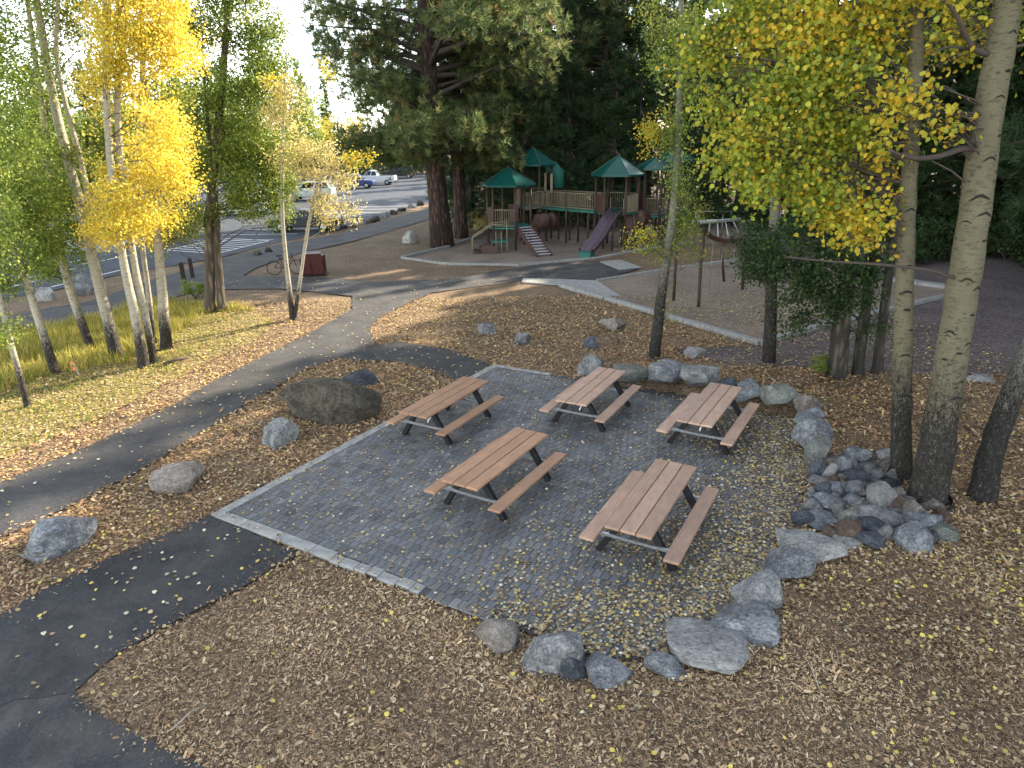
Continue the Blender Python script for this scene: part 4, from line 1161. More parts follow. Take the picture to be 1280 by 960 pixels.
bp = P(552, 307)
big = conifer('pine_tree', 28, 0.58, 4.7, 7.3, 210, 135, 16, 0.36, 0.042, 'pine', 'pine_bark', seed=3, lean=(-0.5, 0), low=1.35)
put(big, bp.x, bp.y, 0.4, 1.0, 'biggest pine with thick reddish trunk beside the play towers')
bp = P(578, 296)
s2 = conifer('pine_tree', 22, 0.38, 4.0, 4.2, 90, 50, 15, 0.36, 0.036, 'pine', 'pine_bark', seed=5)
put(s2, bp.x, bp.y, 1.2, 1.0, 'slimmer dark pine trunk close behind the biggest pine')
protos = [conifer('pine_tree', 18, 0.27, 2.2, 3.4, 95, 50, 14, 0.36, 0.042, 'pine', 'pine_bark', seed=11),
          conifer('pine_tree', 20, 0.30, 3.5, 3.6, 90, 52, 14, 0.38, 0.042, 'pine', 'pine_bark', seed=12),
          conifer('fir_tree', 17, 0.24, 0.7, 3.2, 150, 50, 13, 0.30, 0.042, 'fir', 'grey_bark', droop=-0.25, seed=13, shape='fir'),
          conifer('fir_tree', 12, 0.18, 0.4, 3.0, 130, 46, 13, 0.28, 0.042, 'fir', 'grey_bark', droop=-0.25, seed=14, shape='fir')]
used = [False] * 4
def plant(k, x, y, sc, label, group):
    if used[k]: r = copy_tree(protos[k])
    else: r = protos[k]; used[k] = True
    return put(r, x, y, random.uniform(0, 6.28), sc, label, 'tree', group)
forest = []
rr = random.Random(21)
# behind the play structure
for x in np.arange(-2, 34, 2.85):
    for row, y in enumerate((46, 53, 61)):
        xx = x + rr.uniform(-1.1, 1.1) + row * 1.3; yy = y + rr.uniform(-1.8, 1.8) + max(0, -(xx - 18)) * 0.12 - (xx > 20) * 5
        k = (3 if rr.random() < 0.6 else 2) if row == 0 else rr.choice([0, 0, 1, 1, 2])
        sc = rr.uniform(0.95, 1.2) * (1.3 if xx - 1.04 * yy < -43 else 0.96 if xx < 16 else 1.0) * (1.5 if xx - 1.04 * yy > -21.5 else 1.0)
        if row == 0: sc *= 0.8
        forest.append((k, xx, yy, sc, 'behind'))
for k, x, y, sc, w in forest:
    if w == 'behind':
        if k < 2: plant(k, x, y, sc, 'sunlit pine in the wood behind the play structure', 'pines behind the play structure')
        else: plant(k, x, y, sc, 'dark fir in the wood behind the play structure', 'firs behind the play structure')
# the tall wood beyond the aspens on the shaded side
for x in np.arange(23, 58, 4.6):
    for y in np.arange(6, 56, 5.2):
        xx, yy = x + rr.uniform(-1.6, 1.6), y + rr.uniform(-1.6, 1.6)
        if xx < 0.72 * yy + 4.5 - (yy > 36) * 6: continue
        if xx - yy * 1.04 < -22: continue
        k = rr.choice([0, 1, 1, 2, 2])
        plant(k, xx, yy, rr.uniform(1.65, 2.05), 'tall conifer in the shady wood beside the picnic patio', 'tall conifers shading the patio')
# trees beyond the car park
far = [(-8, 118, 1.0, 1), (-15, 124, 1.0, 0), (-3, 112, .9, 2), (3, 108, 1.0, 2), (2, 70, 1.0, 2), (-2, 64, .9, 2), (3, 84, 1.05, 0), (-3, 95, .95, 2), (-19, 128, .8, 2), (-26, 130, .75, 3)]
for i in range(14):
    far.append((-34 + i * 2.9 + rr.uniform(-1, 1), 122 + rr.uniform(-3, 5), rr.uniform(.55, .8), rr.choice([2, 3, 3])))
for i in range(26):
    t = i / 25
    far.append((-32 - 62 * t + rr.uniform(-1.5, 1.5), 128 - 62 * t * t + rr.uniform(-3, 3), rr.uniform(.75, 1.1), rr.choice([0, 2, 2, 3])))
for x, y, sc, k in far:
    plant(k, x, y, sc, 'distant conifer standing beyond the car park', 'conifers beyond the car park')

DG = 'broadleaf trees beyond the car park'
for (u, v, hh, ww, pal, lab) in [(20, 298, 130, 60, 'green', 'green broadleaf tree beyond the car park, behind the leaning aspens'), (110, 285, 110, 55, 'olive', 'olive broadleaf tree beyond the car park, behind the yellow clump'), (205, 272, 130, 55, 'green', 'green broadleaf tree beyond the car park, behind the straight white aspen'),
                             (300, 245, 110, 46, 'olive', 'olive broadleaf tree beyond the car park, behind the cottonwood'), (365, 232, 80, 40, 'green', 'green broadleaf tree beyond the car park, behind the birch'), (425, 222, 56, 34, 'gold', 'yellowing broadleaf tree beyond the blue car'), (-60, 310, 150, 80, 'green', 'broad green tree at the far end of the car park')]:
    hh *= 1.45; ww *= 1.1
    broad_tree('broadleaf_tree', lab, (u, v), [[(u, v, 7), (u + 2, v - hh * .4, 5), (u - 3, v - hh * .8, 2.5), (u, v - hh, 1)]],
        [(u + ww * math.cos(k * 2.4) * .5, v - hh * (.38 + .09 * k), ww * .55, hh * .2, 1.5 * math.sin(k * 1.9), pal, .9) for k in range(6)], bark='grey_bark', leaf=0.26, cover=1.0, spread=.5, limbs_per=2, cat='tree', group=None, sides=8)
# shrubs under the wood
def shrub(pal, seed):
    root = empty('shrub', (0, 0, 0))
    V, C = [], []; m = MB()
    for k in range(9):
        c = (random.uniform(-.9, .9), random.uniform(-.7, .7), random.uniform(.35, 1.25)); r = (random.uniform(.4, .7),) * 2 + (random.uniform(.3, .5),)
        pts, cl = blob_points(c, r, 420, 9, 0.09)
        V.append(leaves(pts, 0.09, KITE)); C.append(pick(pal, 420))
        limb(m, (random.uniform(-.2, .2), random.uniform(-.2, .2), -0.05), c, 0.03, 0.008)
    m.build('stems', MAT['twig'], root)
    link('foliage', np_mesh('foliage', np.concatenate(V).reshape(-1, 3), 4, MAT['leaf'], np.concatenate(C)), root)
    return root
sh = [shrub('deep', 1), shrub('fir', 2)]
su = [False, False]
for i, (u, v, sc) in enumerate([(1130, 330, 1.3), (1160, 318, 1.5), (1190, 326, 1.7), (1225, 318, 1.8), (1262, 325, 2.0), (1300, 330, 1.9), (1245, 300, 2.2), (1200, 298, 2.0), (1160, 296, 1.9), (1120, 300, 1.7), (1060, 300, 1.5), (1020, 294, 1.5), (985, 290, 1.4), (1285, 300, 2.4), (945, 286, 1.4), (905, 280, 1.3)]):
    k = i % 2
    r = copy_tree(sh[k]) if su[k] else sh[k]; su[k] = True
    p = P(u, v)
    put(r, p.x, p.y, random.uniform(0, 6), sc * 0.8, 'dark green shrub at the wood edge behind the aspen trunks', 'shrub', 'shrubs along the wood edge')
for u, v, sc, lab in [(600, 290, .9, 'straw coloured bush beside the pine and the kerb'), (245, 372, .5, 'low green bush at the cottonwood foot'), (1030, 468, .32, 'small mossy shrub at the foot of the dark three trunked tree')]:
    r = shrub('straw' if u == 600 else 'green', 5); p = PG(u, v); put(r, p.x, p.y, 0.4, sc, lab, 'shrub')
#PART4
# ------------------------------------------------------------------ play structure
pb = P(700, 306)
play = empty('play_structure', pb)
tag(play, 'brown and green play structure of roofed towers, bridge and slides', 'playground')
ROT0 = R(46)
def hexpt(c, r, k, z): 
    a = ROT0 + k * math.pi / 3
    return Vector((c.x + r * math.cos(a), c.y + r * math.sin(a), z)) - pb
def railing(a, b, z0, h=0.95, mat='tan_rail', sp=0.12):
    m = MB(); a = Vector((a.x, a.y, z0)); b = Vector((b.x, b.y, z0)); up = Vector((0, 0, h))
    m.tube([a + up, b + up], 0.022, 6); m.tube([a + Vector((0, 0, .08)), b + Vector((0, 0, .08))], 0.02, 6)
    n = int((b - a).length / sp)
    for i in range(1, n):
        p = a.lerp(b, i / n); m.tube([p + Vector((0, 0, .08)), p + up], 0.013, 5, cap=False)
    m.build('railing', MAT[mat], play)
def tower(u, vb, apex_v, eave_v, rad_px, deck_z, rails=(), posts=True):
    c = P(u, vb); Y = c.y; s = scale_at(u, vb, Y); r = rad_px * s
    zt = A(u, apex_v, Y).z; ze = A(u, eave_v, Y - r * 0.8).z
    pr = r * 0.80
    if posts:
        for k in range(6):
            m = MB(); p = hexpt(c, pr, k, 0); m.tube([p + Vector((0, 0, -0.1)), p + Vector((0, 0, ze + 0.12))], 0.062, 10); m.build('post', MAT['post_brown'], play)
    m = MB(); ctr = Vector((c.x, c.y, 0)) - pb
    m.tube([ctr + Vector((0, 0, zt - 0.05)), ctr + Vector((0, 0, zt + 0.07))], [0.11, 0.05], 8)
    roof = m.build('roof', MAT['panel_brown'], play)
    top = Vector((c.x, c.y, zt)) - pb
    for k in range(6):
        a = hexpt(c, r, k, ze); b = hexpt(c, r, k + 1, ze)
        a2 = a.lerp(b, 0.006); b2 = a.lerp(b, 0.994)
        n = (b - a).cross(top - a).normalized()
        if n.z < 0: n = -n
        lip = Vector((0, 0, -0.09)); th = n * -0.035
        q = top.lerp((a + b) / 2, 0.03)
        m = MB(); m.add([a2, b2, q, a2 + lip, b2 + lip, q + th, a2 + th, b2 + th], [(0, 1, 2), (0, 3, 4, 1), (3, 6, 7, 4), (6, 5, 7)])
        rib = a.lerp(top, 0.01)
        m.build('roof_panel', MAT['roof_green'], roof)
        m = MB(); m.bar(a + n * 0.012, top + Vector((0, 0, 0.02)), 0.05, 0.03); m.build('roof_rib', MAT['roof_green'], roof)
    m = MB()
    vs = [hexpt(c, pr * 1.02, k, deck_z) for k in range(6)]; vs2 = [v - Vector((0, 0, 0.1)) for v in vs]
    m.add(vs + vs2, [tuple(range(6)), tuple(range(11, 5, -1))] + [(i, i + 6, (i + 1) % 6 + 6, (i + 1) % 6) for i in range(6)])
    m.build('deck', MAT['deck_green'], play)
    for k in rails: railing(hexpt(c, pr, k, 0), hexpt(c, pr, k + 1, 0), deck_z)
    return c, pr, ze
# hex edges: k=3 front-left, 4 front, 5 right-front, 0 back-right, 1 back, 2 left
c1, r1, e1 = tower(637, 309, 209, 232, 34, 1.25, rails=(2, 1))
c2, r2, e2 = tower(667, 298, 184, 206, 28, 2.0, rails=(2, 1, 0))
c3, r3, e3 = tower(769, 308, 194, 219, 32, 1.95, rails=(0, 1, 5))
c4, r4, e4 = tower(813, 302, 197, 211, 24, 1.6, rails=(3, 4, 0))
c5, r5, e5 = tower(838, 296, 184, 201, 24, 1.6, rails=(3, 4, 5))
def V3(p, z): return Vector((p.x, p.y, z)) - pb
# bridge between the towers
ba = Vector((c2.x + r2 * 0.7, c2.y - r2 * 0.5)); bb = Vector((c3.x - r3 * 0.75, c3.y + 0.3))
bd = (bb - ba).normalized(); bn = Vector((-bd.y, bd.x)) * 0.55
for i in range(4):
    a = ba.lerp(bb, i / 4 + 0.004); b = ba.lerp(bb, (i + 1) / 4 - 0.004)
    m = MB(); m.bar(Vector((a.x, a.y, 1.93)) - pb, Vector((b.x, b.y, 1.93)) - pb, 1.1, 0.12); m.build('bridge_deck', MAT['deck_green'], play)
for sgn in (-1, 1):
    a = ba + bn * sgn; b = bb + bn * sgn
    railing(V3(a, 0), V3(b, 0), 2.0, 0.9)
    for t in (0.12, 0.5, 0.9):
        p = a.lerp(b, t); m = MB(); m.tube([V3(p, -0.1), V3(p, 2.9 if t == .5 else 1.9)], 0.058, 10); m.build('post', MAT['post_brown'], play)
railing(hexpt(c1, r1, 0, 0), V3(ba + bn * 0.9, 0), 1.9, 1.0)
# front steps of the first tower: slatted pale rungs between dark strings
A0 = P(650, 309); top_s = hexpt(c1, r1, 5, 1.25) * 0.5 + hexpt(c1, r1, 4, 1.25) * 0.5; bot = V3(P(681, 321), 0.0)
dirv = (bot - top_s); hd = Vector((dirv.x, dirv.y, 0)).normalized(); sd_ = Vector((-hd.y, hd.x, 0))
st = MB().bar(top_s + sd_ * 0.42, bot + sd_ * 0.42, 0.05, 0.26).build('stair_string', MAT['panel_brown'], play)
MB().bar(top_s - sd_ * 0.42, bot - sd_ * 0.42, 0.05, 0.26).build('stair_string', MAT['panel_brown'], play)
for i in range(11):
    p = top_s.lerp(bot, (i + 0.6) / 11.3) + Vector((0, 0, 0.04)); MB().box(p, (0.14, 0.80, 0.04), Matrix.Rotation(math.atan2(hd.y, hd.x), 3, 'Z')).build('stair_step', MAT['step_pale'], play)
# lower landing and side steps on the left
ld = V3(P(625, 316), 0)
m = MB(); m.box(ld + Vector((0.05, 0.2, 0.62)), (0.9, 0.9, 0.09)); m.build('landing', MAT['deck_green'], play)
for i in range(3):
    m = MB(); m.box(ld + Vector((-0.65 - 0.32 * i, 0.15, 0.46 - 0.17 * i)), (0.32, 0.9, 0.06)); m.build('stair_step', MAT['panel_brown'], play)
m = MB(); m.box(ld + Vector((-0.55, -0.35, 0.22)), (0.85, 0.06, 0.44)); m.build('stair_panel', MAT['panel_brown'], play)
for y in (-0.32, 0.62):
    m = MB(); m.tube([ld + Vector((-1.5, y, 0)), ld + Vector((-1.5, y, 0.85)), ld + Vector((-0.4, y, 1.55)), ld + Vector((0.4, y, 1.6)), ld + Vector((0.4, y, 0.6))], 0.024, 8); m.build('handrail', MAT['tan_rail'], play)
for x in (-.2, .1, .4):
    m = MB(); m.tube([ld + Vector((x, -0.3, 0)), ld + Vector((x, -0.3, 1.2))], 0.02, 6); m.build('grab_bar', MAT['tan_rail'], play)
for k in (3, 2):
    a = hexpt(c1, r1, k, 0); b = hexpt(c1, r1, k + 1, 0)
    railing(a, b, 1.25, 0.95)
for k in (0, 1, 2):
    a = hexpt(c1, r1, k, 0).lerp(hexpt(c1, r1, k + 1, 0), .5)
    m = MB(); m.box(a + Vector((0, 0, 1.25 + .55)), (0.6, 0.04, 1.0), Matrix.Rotation(ROT0 + k * math.pi / 3 + math.pi * 2 / 3, 3, 'Z')); m.build('play_panel', MAT['panel_brown'], play)
# curved wave slide on the third tower
sp = [V3(P(765, 309), 2.0), None]
s0 = hexpt(c3, r3, 3, 1.98).lerp(hexpt(c3, r3, 4, 1.98), 0.6); s3 = V3(P(732, 323), 0.12)
path = []
for i in range(15):
    t = i / 14
    p = s0.lerp(s3, t); z = 1.98 * (1 - t) ** 0.9 + 0.12 * t + 0.11 * math.sin(t * 2 * math.pi * 1.15)
    if t > .9: z = max(z * 0.6, 0.26)
    path.append(Vector((p.x, p.y, z)))
sh_d = (s3 - s0); sh_d.z = 0; sh_d.normalize(); sh_n = Vector((-sh_d.y, sh_d.x, 0))
m = MB(); vs = []; fs = []
for p in path:
    for off, dz in ((-.42, .24), (-.36, .26), (-.3, 0.02), (0, 0), (.3, 0.02), (.36, .26), (.42, .24), (.34, -.06), (-.34, -.06)):
        vs.append(p + sh_n * off + Vector((0, 0, dz)))
for i in range(len(path) - 1):
    for k in range(9): fs.append((i * 9 + k, i * 9 + (k + 1) % 9, (i + 1) * 9 + (k + 1) % 9, (i + 1) * 9 + k))
m.add(vs, fs, True); sl = m.build('slide', MAT['slide'], play)
m = MB(); m.box(s3 + Vector((-sh_d.x * .1, -sh_d.y * .1, 0.04)), (0.5, 0.7, 0.34), Matrix.Rotation(math.atan2(sh_d.y, sh_d.x), 3, 'Z')); m.build('slide_foot', MAT['deck_green'], play, 0.03)
for sgn in (-1, 1):
    m = MB(); q = s0 + sh_n * 0.4 * sgn; m.tube([q, q + Vector((0, 0, 0.75)), q + Vector((-sh_d.x * .5, -sh_d.y * .5, 0.8))], 0.022, 8); m.build('grab_bar', MAT['tan_rail'], play)
# brown play panels, crawl tunnels, tan wall
m = MB(); a = hexpt(c3, r3, 2, 1.95); b = hexpt(c3, r3, 3, 1.95); m.bar(a + Vector((0, 0, .42)), b + Vector((0, 0, .42)), 0.05, 0.95); m.build('play_panel', MAT['panel_brown'], play)
a = hexpt(c3, r3, 4, 1.95); b = hexpt(c3, r3, 5, 1.95)
for i in range(7):
    p = a.lerp(b, (i + .5) / 7); m = MB(); m.box(p + Vector((0, 0, .48)), (0.12, 0.05, 0.9), Matrix.Rotation(math.atan2((b - a).y, (b - a).x), 3, 'Z')); m.build('tan_slat', MAT['tan_rail'], play)
m = MB(); a = hexpt(c4, r4, 2, 1.6); b = hexpt(c4, r4, 3, 1.6); m.bar(a + Vector((0, 0, .6)), b + Vector((0, 0, .6)), 0.05, 1.3); m.build('play_panel', MAT['panel_brown'], play)
def tunnel(a, b, r):
    m = MB(); d = (b - a)
    pts = [a.lerp(b, t) for t in (0, .02, .25, .27, .5, .52, .75, .77, .98, 1)]; rad = [r * .9, r, r, r * 1.06, r * 1.06, r, r, r * 1.06, r * 1.06, r * .92]
    m.tube(pts, rad, 18, cap=True); m.build('crawl_tunnel', MAT['panel_brown'], play)
tunnel(V3(P(672, 306), 1.35), V3(P(691, 303), 1.3), 0.42)
tunnel(hexpt(c3, r3, 5, 1.55), hexpt(c4, r4, 3, 1.5), 0.45)
tunnel(V3(P(786, 309), 1.35), V3(P(796, 306), 1.35), 0.4)
# hooded tube slide on the taller tower
hp = hexpt(c2, r2 * 1.1, 0, 0).lerp(hexpt(c2, r2 * 1.1, 5, 0), .5)
m = MB(); m.tube([hp + Vector((-.2, 0, 4.1)), hp + Vector((.25, -.1, 4.2)), hp + Vector((.5, -.15, 3.9)), hp + Vector((.55, -.2, 3.0))], [0.3, .33, .33, .3], 14); m.build('slide_hood', MAT['deck_green'], play)
for k in (5, 0):
    q = hexpt(c2, r2, k, 0); m = MB(); m.box(q + Vector((0, -0.1, 3.3)), (0.14, 0.06, 1.1)); m.build('tan_slat', MAT['tan_rail'], play)
for u, v in [(712, 301), (722, 303), (742, 306), (758, 303), (790, 312), (748, 309), (776, 306), (765, 314)]:
    p = V3(P(u, v), 0); m = MB(); m.tube([p + Vector((0, 0, -.1)), p + Vector((0, 0, 1.92))], 0.055, 8); m.build('post', MAT['post_brown'], play)

# arched climber in the kerbed area
cb = P(875, 384); Yc = cb.y
clm = empty('arched_climber', cb); tag(clm, 'brown arched overhead climber on steel posts inside the concrete kerb', 'climber')
def stp(u, v, Y): return A(u, v, Y) - cb
pts = [stp(873, 384, Yc), stp(876, 330, Yc), stp(879, 300, Yc), stp(877, 288, Yc), stp(871, 280, Yc)]
m = MB(); m.tube(smooth_line(pts, [.055] * 5)[0], 0.06, 10); m.build('post', MAT['post_brown'], clm)
p2 = P(842, 376); p3 = P(928, 362); p4 = P(905, 352)
for p, top in ((p2, A(846, 292, p2.y)), (p3, A(930, 300, p3.y)), (p4, A(900, 292, p4.y))):
    m = MB(); m.tube([p - cb, top - cb], 0.06, 10); m.build('post', MAT['post_brown'], clm)
ra = [stp(868, 277, Yc), stp(878, 287, Yc + .2), stp(889, 296, Yc + .5), stp(901, 300, Yc + .8), stp(915, 301, Yc + 1.1), A(930, 300, p3.y) - cb]
m = MB(); q, _ = smooth_line(ra, [.09] * 6); m.tube(q, 0.095, 10); m.build('curved_rail', MAT['panel_brown'], clm)
rb = [stp(866, 278, Yc), stp(895, 276.5, Yc + 1.2), stp(925, 274, Yc + 2.4)]
m = MB(); m.tube(rb, 0.06, 8); m.build('top_rail', MAT['pipe_pale'], clm)
rc = [stp(868, 277, Yc), A(846, 292, p2.y) - cb]
m = MB(); m.tube(rc, 0.05, 8); m.build('cross_rail', MAT['panel_brown'], clm)
for i in range(5):
    a = q[min(len(q) - 1, 3 + i * 4)]; b = rb[0].lerp(rb[2], (i + 1) / 6)
    m = MB(); m.tube([a, b], 0.02, 6); m.build('rung', MAT['pipe_pale'], clm)
for i in range(4):
    a = q[min(len(q) - 1, 5 + i * 4)]; m = MB(); m.tube([a, Vector((a.x, a.y, 0.55))], 0.008, 4); m.build('hanging_chain', MAT['galv'], clm)

# pale pipe rail behind the climber and a small table beyond
fb = P(868, 285); fr = empty('pipe_fence', fb); tag(fr, 'low pale pipe rail fence behind the arched climber', 'fence')
fe = P(1010, 288)
for i in range(5):
    p = fb.lerp(fe, i / 4) - fb; m = MB(); m.tube([p, p + Vector((0, 0, 1.1))], 0.035, 8); m.build('post', MAT['pipe_pale'], fr)
for z in (1.1, 0.55):
    m = MB(); m.tube([Vector((0, 0, z)), fe - fb + Vector((0, 0, z))], 0.03, 8); m.build('rail', MAT['pipe_pale'], fr)

# ------------------------------------------------------------------ cars
def make_car(name, label, pos, yaw, paint, L=4.6, W=1.82, H=1.65, kind='suv', group='cars parked in the car park'):
    root = empty(name, (pos.x, pos.y, 0.012), yaw); tag(root, label, name.split('_')[-1] if name.startswith('pickup') else 'car', group)
    h = H; b = 0.34; belt = h * 0.6
    if kind == 'sedan': prof = [(-.5, .32), (-.5, .56), (-.47, .62), (-.33, .64), (.28, .62), (.47, .55), (.5, .42), (.5, .22), (-.5, .22)]
    else: prof = [(-.5, .25), (-.5, .58), (-.48, .63), (.24, .63), (.46, .57), (.5, .48), (.5, .22), (-.5, .22)]
    m = MB(); m.prism([(x * L, z * h) for x, z in prof], -W / 2, W / 2); m.build('body', paint, root, 0.05)
    if kind == 'pickup': cab = [(-.08, .62), (-.05, .98), (.13, 1.0), (.25, .62)]
    elif kind == 'sedan': cab = [(-.36, .63), (-.22, .97), (.08, 1.0), (.27, .62)]
    else: cab = [(-.48, .62), (-.42, .97), (.08, 1.0), (.25, .62)]
    lo, hi = W / 2 - 0.03, W / 2 - 0.18
    c4 = [(x * L, z * h) for x, z in cab]
    m = MB()
    vs = [(c4[0][0], -lo, c4[0][1]), (c4[1][0], -hi, c4[1][1]), (c4[2][0], -hi, c4[2][1]), (c4[3][0], -lo, c4[3][1])]
    vs += [(x, -y, z) for x, y, z in vs]
    m.add(vs, [(0, 1, 2, 3), (7, 6, 5, 4), (0, 4, 5, 1), (1, 5, 6, 2), (2, 6, 7, 3)]); cabo = m.build('cabin', paint, root, 0.03)
    def pane(quad, off, nm='window'):
        q = [Vector(p) for p in quad]; n = (q[1] - q[0]).cross(q[2] - q[0]).normalized(); ctr = sum(q, Vector()) / 4
        if n.dot(ctr - Vector((0, 0, h * .6))) < 0: n = -n
        q = [ctr + (p - ctr) * off + n * 0.012 for p in q]
        m = MB(); m.add(q + [p - n * 0.01 for p in q], [(0, 1, 2, 3), (0, 4, 5, 1), (1, 5, 6, 2), (2, 6, 7, 3), (3, 7, 4, 0)]); m.build(nm, MAT['glass'], cabo)
    V_ = [Vector(v) for v in vs]
    for s in (0, 4):
        f = lambda t, up: (V_[s].lerp(V_[s + 3], t) if not up else V_[s + 1].lerp(V_[s + 2], t))
        for t0, t1 in ((0.04, 0.48), (0.53, 0.97)):
            pane([f(t0, 0).lerp(f(t0, 1), .12), f(t1, 0).lerp(f(t1, 1), .12), f(t1, 0).lerp(f(t1, 1), .9), f(t0, 0).lerp(f(t0, 1), .9)], 0.95)
    pane([V_[3], V_[7], V_[6], V_[2]], 0.86, 'windscreen'); pane([V_[0], V_[4], V_[5], V_[1]], 0.84, 'rear_window')
    if kind == 'pickup':
        m = MB(); m.box((-.29 * L, 0, .635 * h), (.38 * L, W - .22, 0.03)); m.build('cargo_bed', MAT['tyre'], root)
    for sx in (-.31, .32):
        for sy in (-1, 1):
            x, y = sx * L, sy * (W / 2 - .1)
            m = MB(); m.tube([(x, y - .11, b), (x, y - .1, b), (x, y + .1, b), (x, y + .11, b)], [b * .9, b, b, b * .9], 20); w = m.build('wheel', MAT['tyre'], root)
            m = MB(); m.tube([(x, y + sy * .112, b), (x, y + sy * .13, b)], [b * .62, b * .5], 14); m.build('rim', MAT['rim'], w)
    for sy in (-1, 1):
        m = MB(); m.box((.49 * L, sy * W * .36, .49 * h), (.07, .3, .12)); m.build('headlight', MAT['lamp'], root, 0.01)
        m = MB(); m.box((-.497 * L, sy * W * .4, .52 * h), (.05, .16, .22)); m.build('tail_light', MAT['lamp_red'], root, 0.01)
        m = MB(); m.box((.2 * L, sy * (W / 2 + .08), .64 * h), (.1, .16, .12)); m.build('mirror', paint, root, 0.015)
    for x in (.51, -.51):
        m = MB(); m.box((x * L - .02 * (1 if x > 0 else -1), 0, .27 * h), (.1, W * .92, .16)); m.build('bumper', MAT['tyre'], root, 0.02)
    return root
yaw0 = math.atan2(sd.y, sd.x)
pw_ = car_paint('white_paint', (0.62, 0.63, 0.63)); pk_ = car_paint('black_paint', (0.012, 0.012, 0.014)); pb_ = car_paint('blue_paint', (0.02, 0.04, 0.16)); pg_ = car_paint('grey_paint', (0.14, 0.15, 0.16)); pc_ = car_paint('pale_green_paint', (0.50, 0.58, 0.56))
make_car('parked_car', 'black low car parked beside the birch and the trail', P(384, 288), yaw0, pk_, 4.7, 1.85, 1.45, 'sedan')
make_car('parked_car', 'pale mint white off road car seen between the birch stems', P(390, 250), yaw0, pc_, 4.7, 1.9, 1.85)
make_car('parked_car', 'dark blue car between the birch leaves and the white pickup', P(446, 235), yaw0 + math.pi, pb_, 4.5, 1.8, 1.6)
make_car('pickup_truck', 'white pickup truck next to the dark blue car', P(470, 231), yaw0, pw_, 5.4, 1.95, 1.85, 'pickup')
make_car('parked_car', 'black car parked farthest beyond the white pickup', P(500, 223), yaw0, pk_, 4.8, 1.9, 1.8)
make_car('parked_car', 'white hatchback glimpsed under the cottonwood leaves', P(305, 268), yaw0, pw_, 4.3, 1.78, 1.55)
make_car('parked_car', 'grey car glimpsed behind the white hatchback', P(335, 257), yaw0, pg_, 4.5, 1.8, 1.5, 'sedan')

# ------------------------------------------------------------------ small things
bpos = P(393, 343); b = empty('litter_bin', bpos, R(8)); tag(b, 'dark red metal bear proof litter bin beside the path', 'litter bin')
m = MB(); m.prism([(-.55, .06), (-.55, .82), (-.3, 1.0), (.42, 1.0), (.55, .9), (.55, .06)], -.42, .42); body = m.build('body', MAT['bin_red'], b, 0.02)
for x in (-.27, .27):
    m = MB(); m.box((x, -.435, .45), (.48, .03, .68)); d = m.build('door', MAT['bin_red'], b, 0.008)
    m = MB(); m.box((x + (.17 if x < 0 else -.17), -.46, .5), (.04, .03, .16)); m.build('handle', MAT['black_steel'], d)
m = MB(); m.box((0, 0, .03), (1.16, .9, .06)); m.build('base', MAT['black_steel'], b, 0.01)
m = MB(); m.box((0.02, -.0, 1.02), (.8, .86, .035)); m.build('lid', MAT['bin_red'], b, 0.01)
# bicycle
bk = P(358, 343); bi = empty('bicycle', bk, R(10)); tag(bi, 'thin bicycle parked left of the dark red litter bin', 'bicycle')
for x in (-.52, .52):
    pts = [(x + .33 * math.cos(a), 0, .34 + .33 * math.sin(a)) for a in np.linspace(0, 2 * math.pi, 25)]
    w = MB().tube(pts, 0.018, 6).build('wheel', MAT['tyre'], bi)
    m = MB()
    for a in np.linspace(0, math.pi, 7)[:-1]: m.tube([(x - .31 * math.cos(a), 0, .34 - .31 * math.sin(a)), (x + .31 * math.cos(a), 0, .34 + .31 * math.sin(a))], .003, 4)
    m.build('spokes', MAT['galv'], w)
fm = MB()
for a, c in (((-.52, 0, .34), (-.08, 0, .32)), ((-.52, 0, .34), (-.2, 0, .78)), ((-.08, 0, .32), (-.22, 0, .88)), ((-.08, 0, .32), (.36, 0, .78)), ((-.2, 0, .78), (.36, 0, .82)), ((.52, 0, .34), (.34, 0, .95))): fm.tube([a, c], .018, 7)
fm.build('frame', MAT['bin_red'], bi)
MB().box((-.23, 0, .9), (.24, .12, .05)).build('saddle', MAT['tyre'], bi, 0.015)
MB().tube([(.36, -.28, 1.0), (.34, 0, .96), (.36, .28, 1.0)], .014, 7).build('handlebar', MAT['tyre'], bi)
for u, v, hgt, lab in ((233, 367, 1.35, 'dark wooden post standing at the trail edge, the taller of two'), (241, 347, 0.95, 'shorter dark wooden post across the trail from the taller post')):
    p = P(u, v); po_ = empty('trail_post', p, R(20)); tag(po_, lab, 'post')
    MB().box((0, 0, hgt / 2 - .05), (.17, .17, hgt)).build('shaft', MAT['post_wood'], po_, 0.012)
    MB().add([(-.085, -.085, hgt - .05), (.085, -.085, hgt - .05), (.085, .085, hgt - .05), (-.085, .085, hgt - .05), (0, 0, hgt)], [(0, 1, 4), (1, 2, 4), (2, 3, 4), (3, 0, 4)]).build('cap', MAT['post_wood'], po_)
p = P(98, 471); sk = empty('survey_stake', p); tag(sk, 'small orange pink survey stake in the dry grass', 'stake')
MB().box((0, 0, .2), (.035, .02, .5), Matrix.Rotation(R(-12), 3, 'Y')).build('stake', MAT['twig_pale'], sk)
MB().box((-.085, -.0, .4), (.09, .012, .07), Matrix.Rotation(R(20), 3, 'Y')).build('flag', MAT['orange'], sk)
MB().box((-.05, -.012, .25), (.07, .012, .10), Matrix.Rotation(R(-30), 3, 'Y')).build('flag', MAT['orange'], sk)
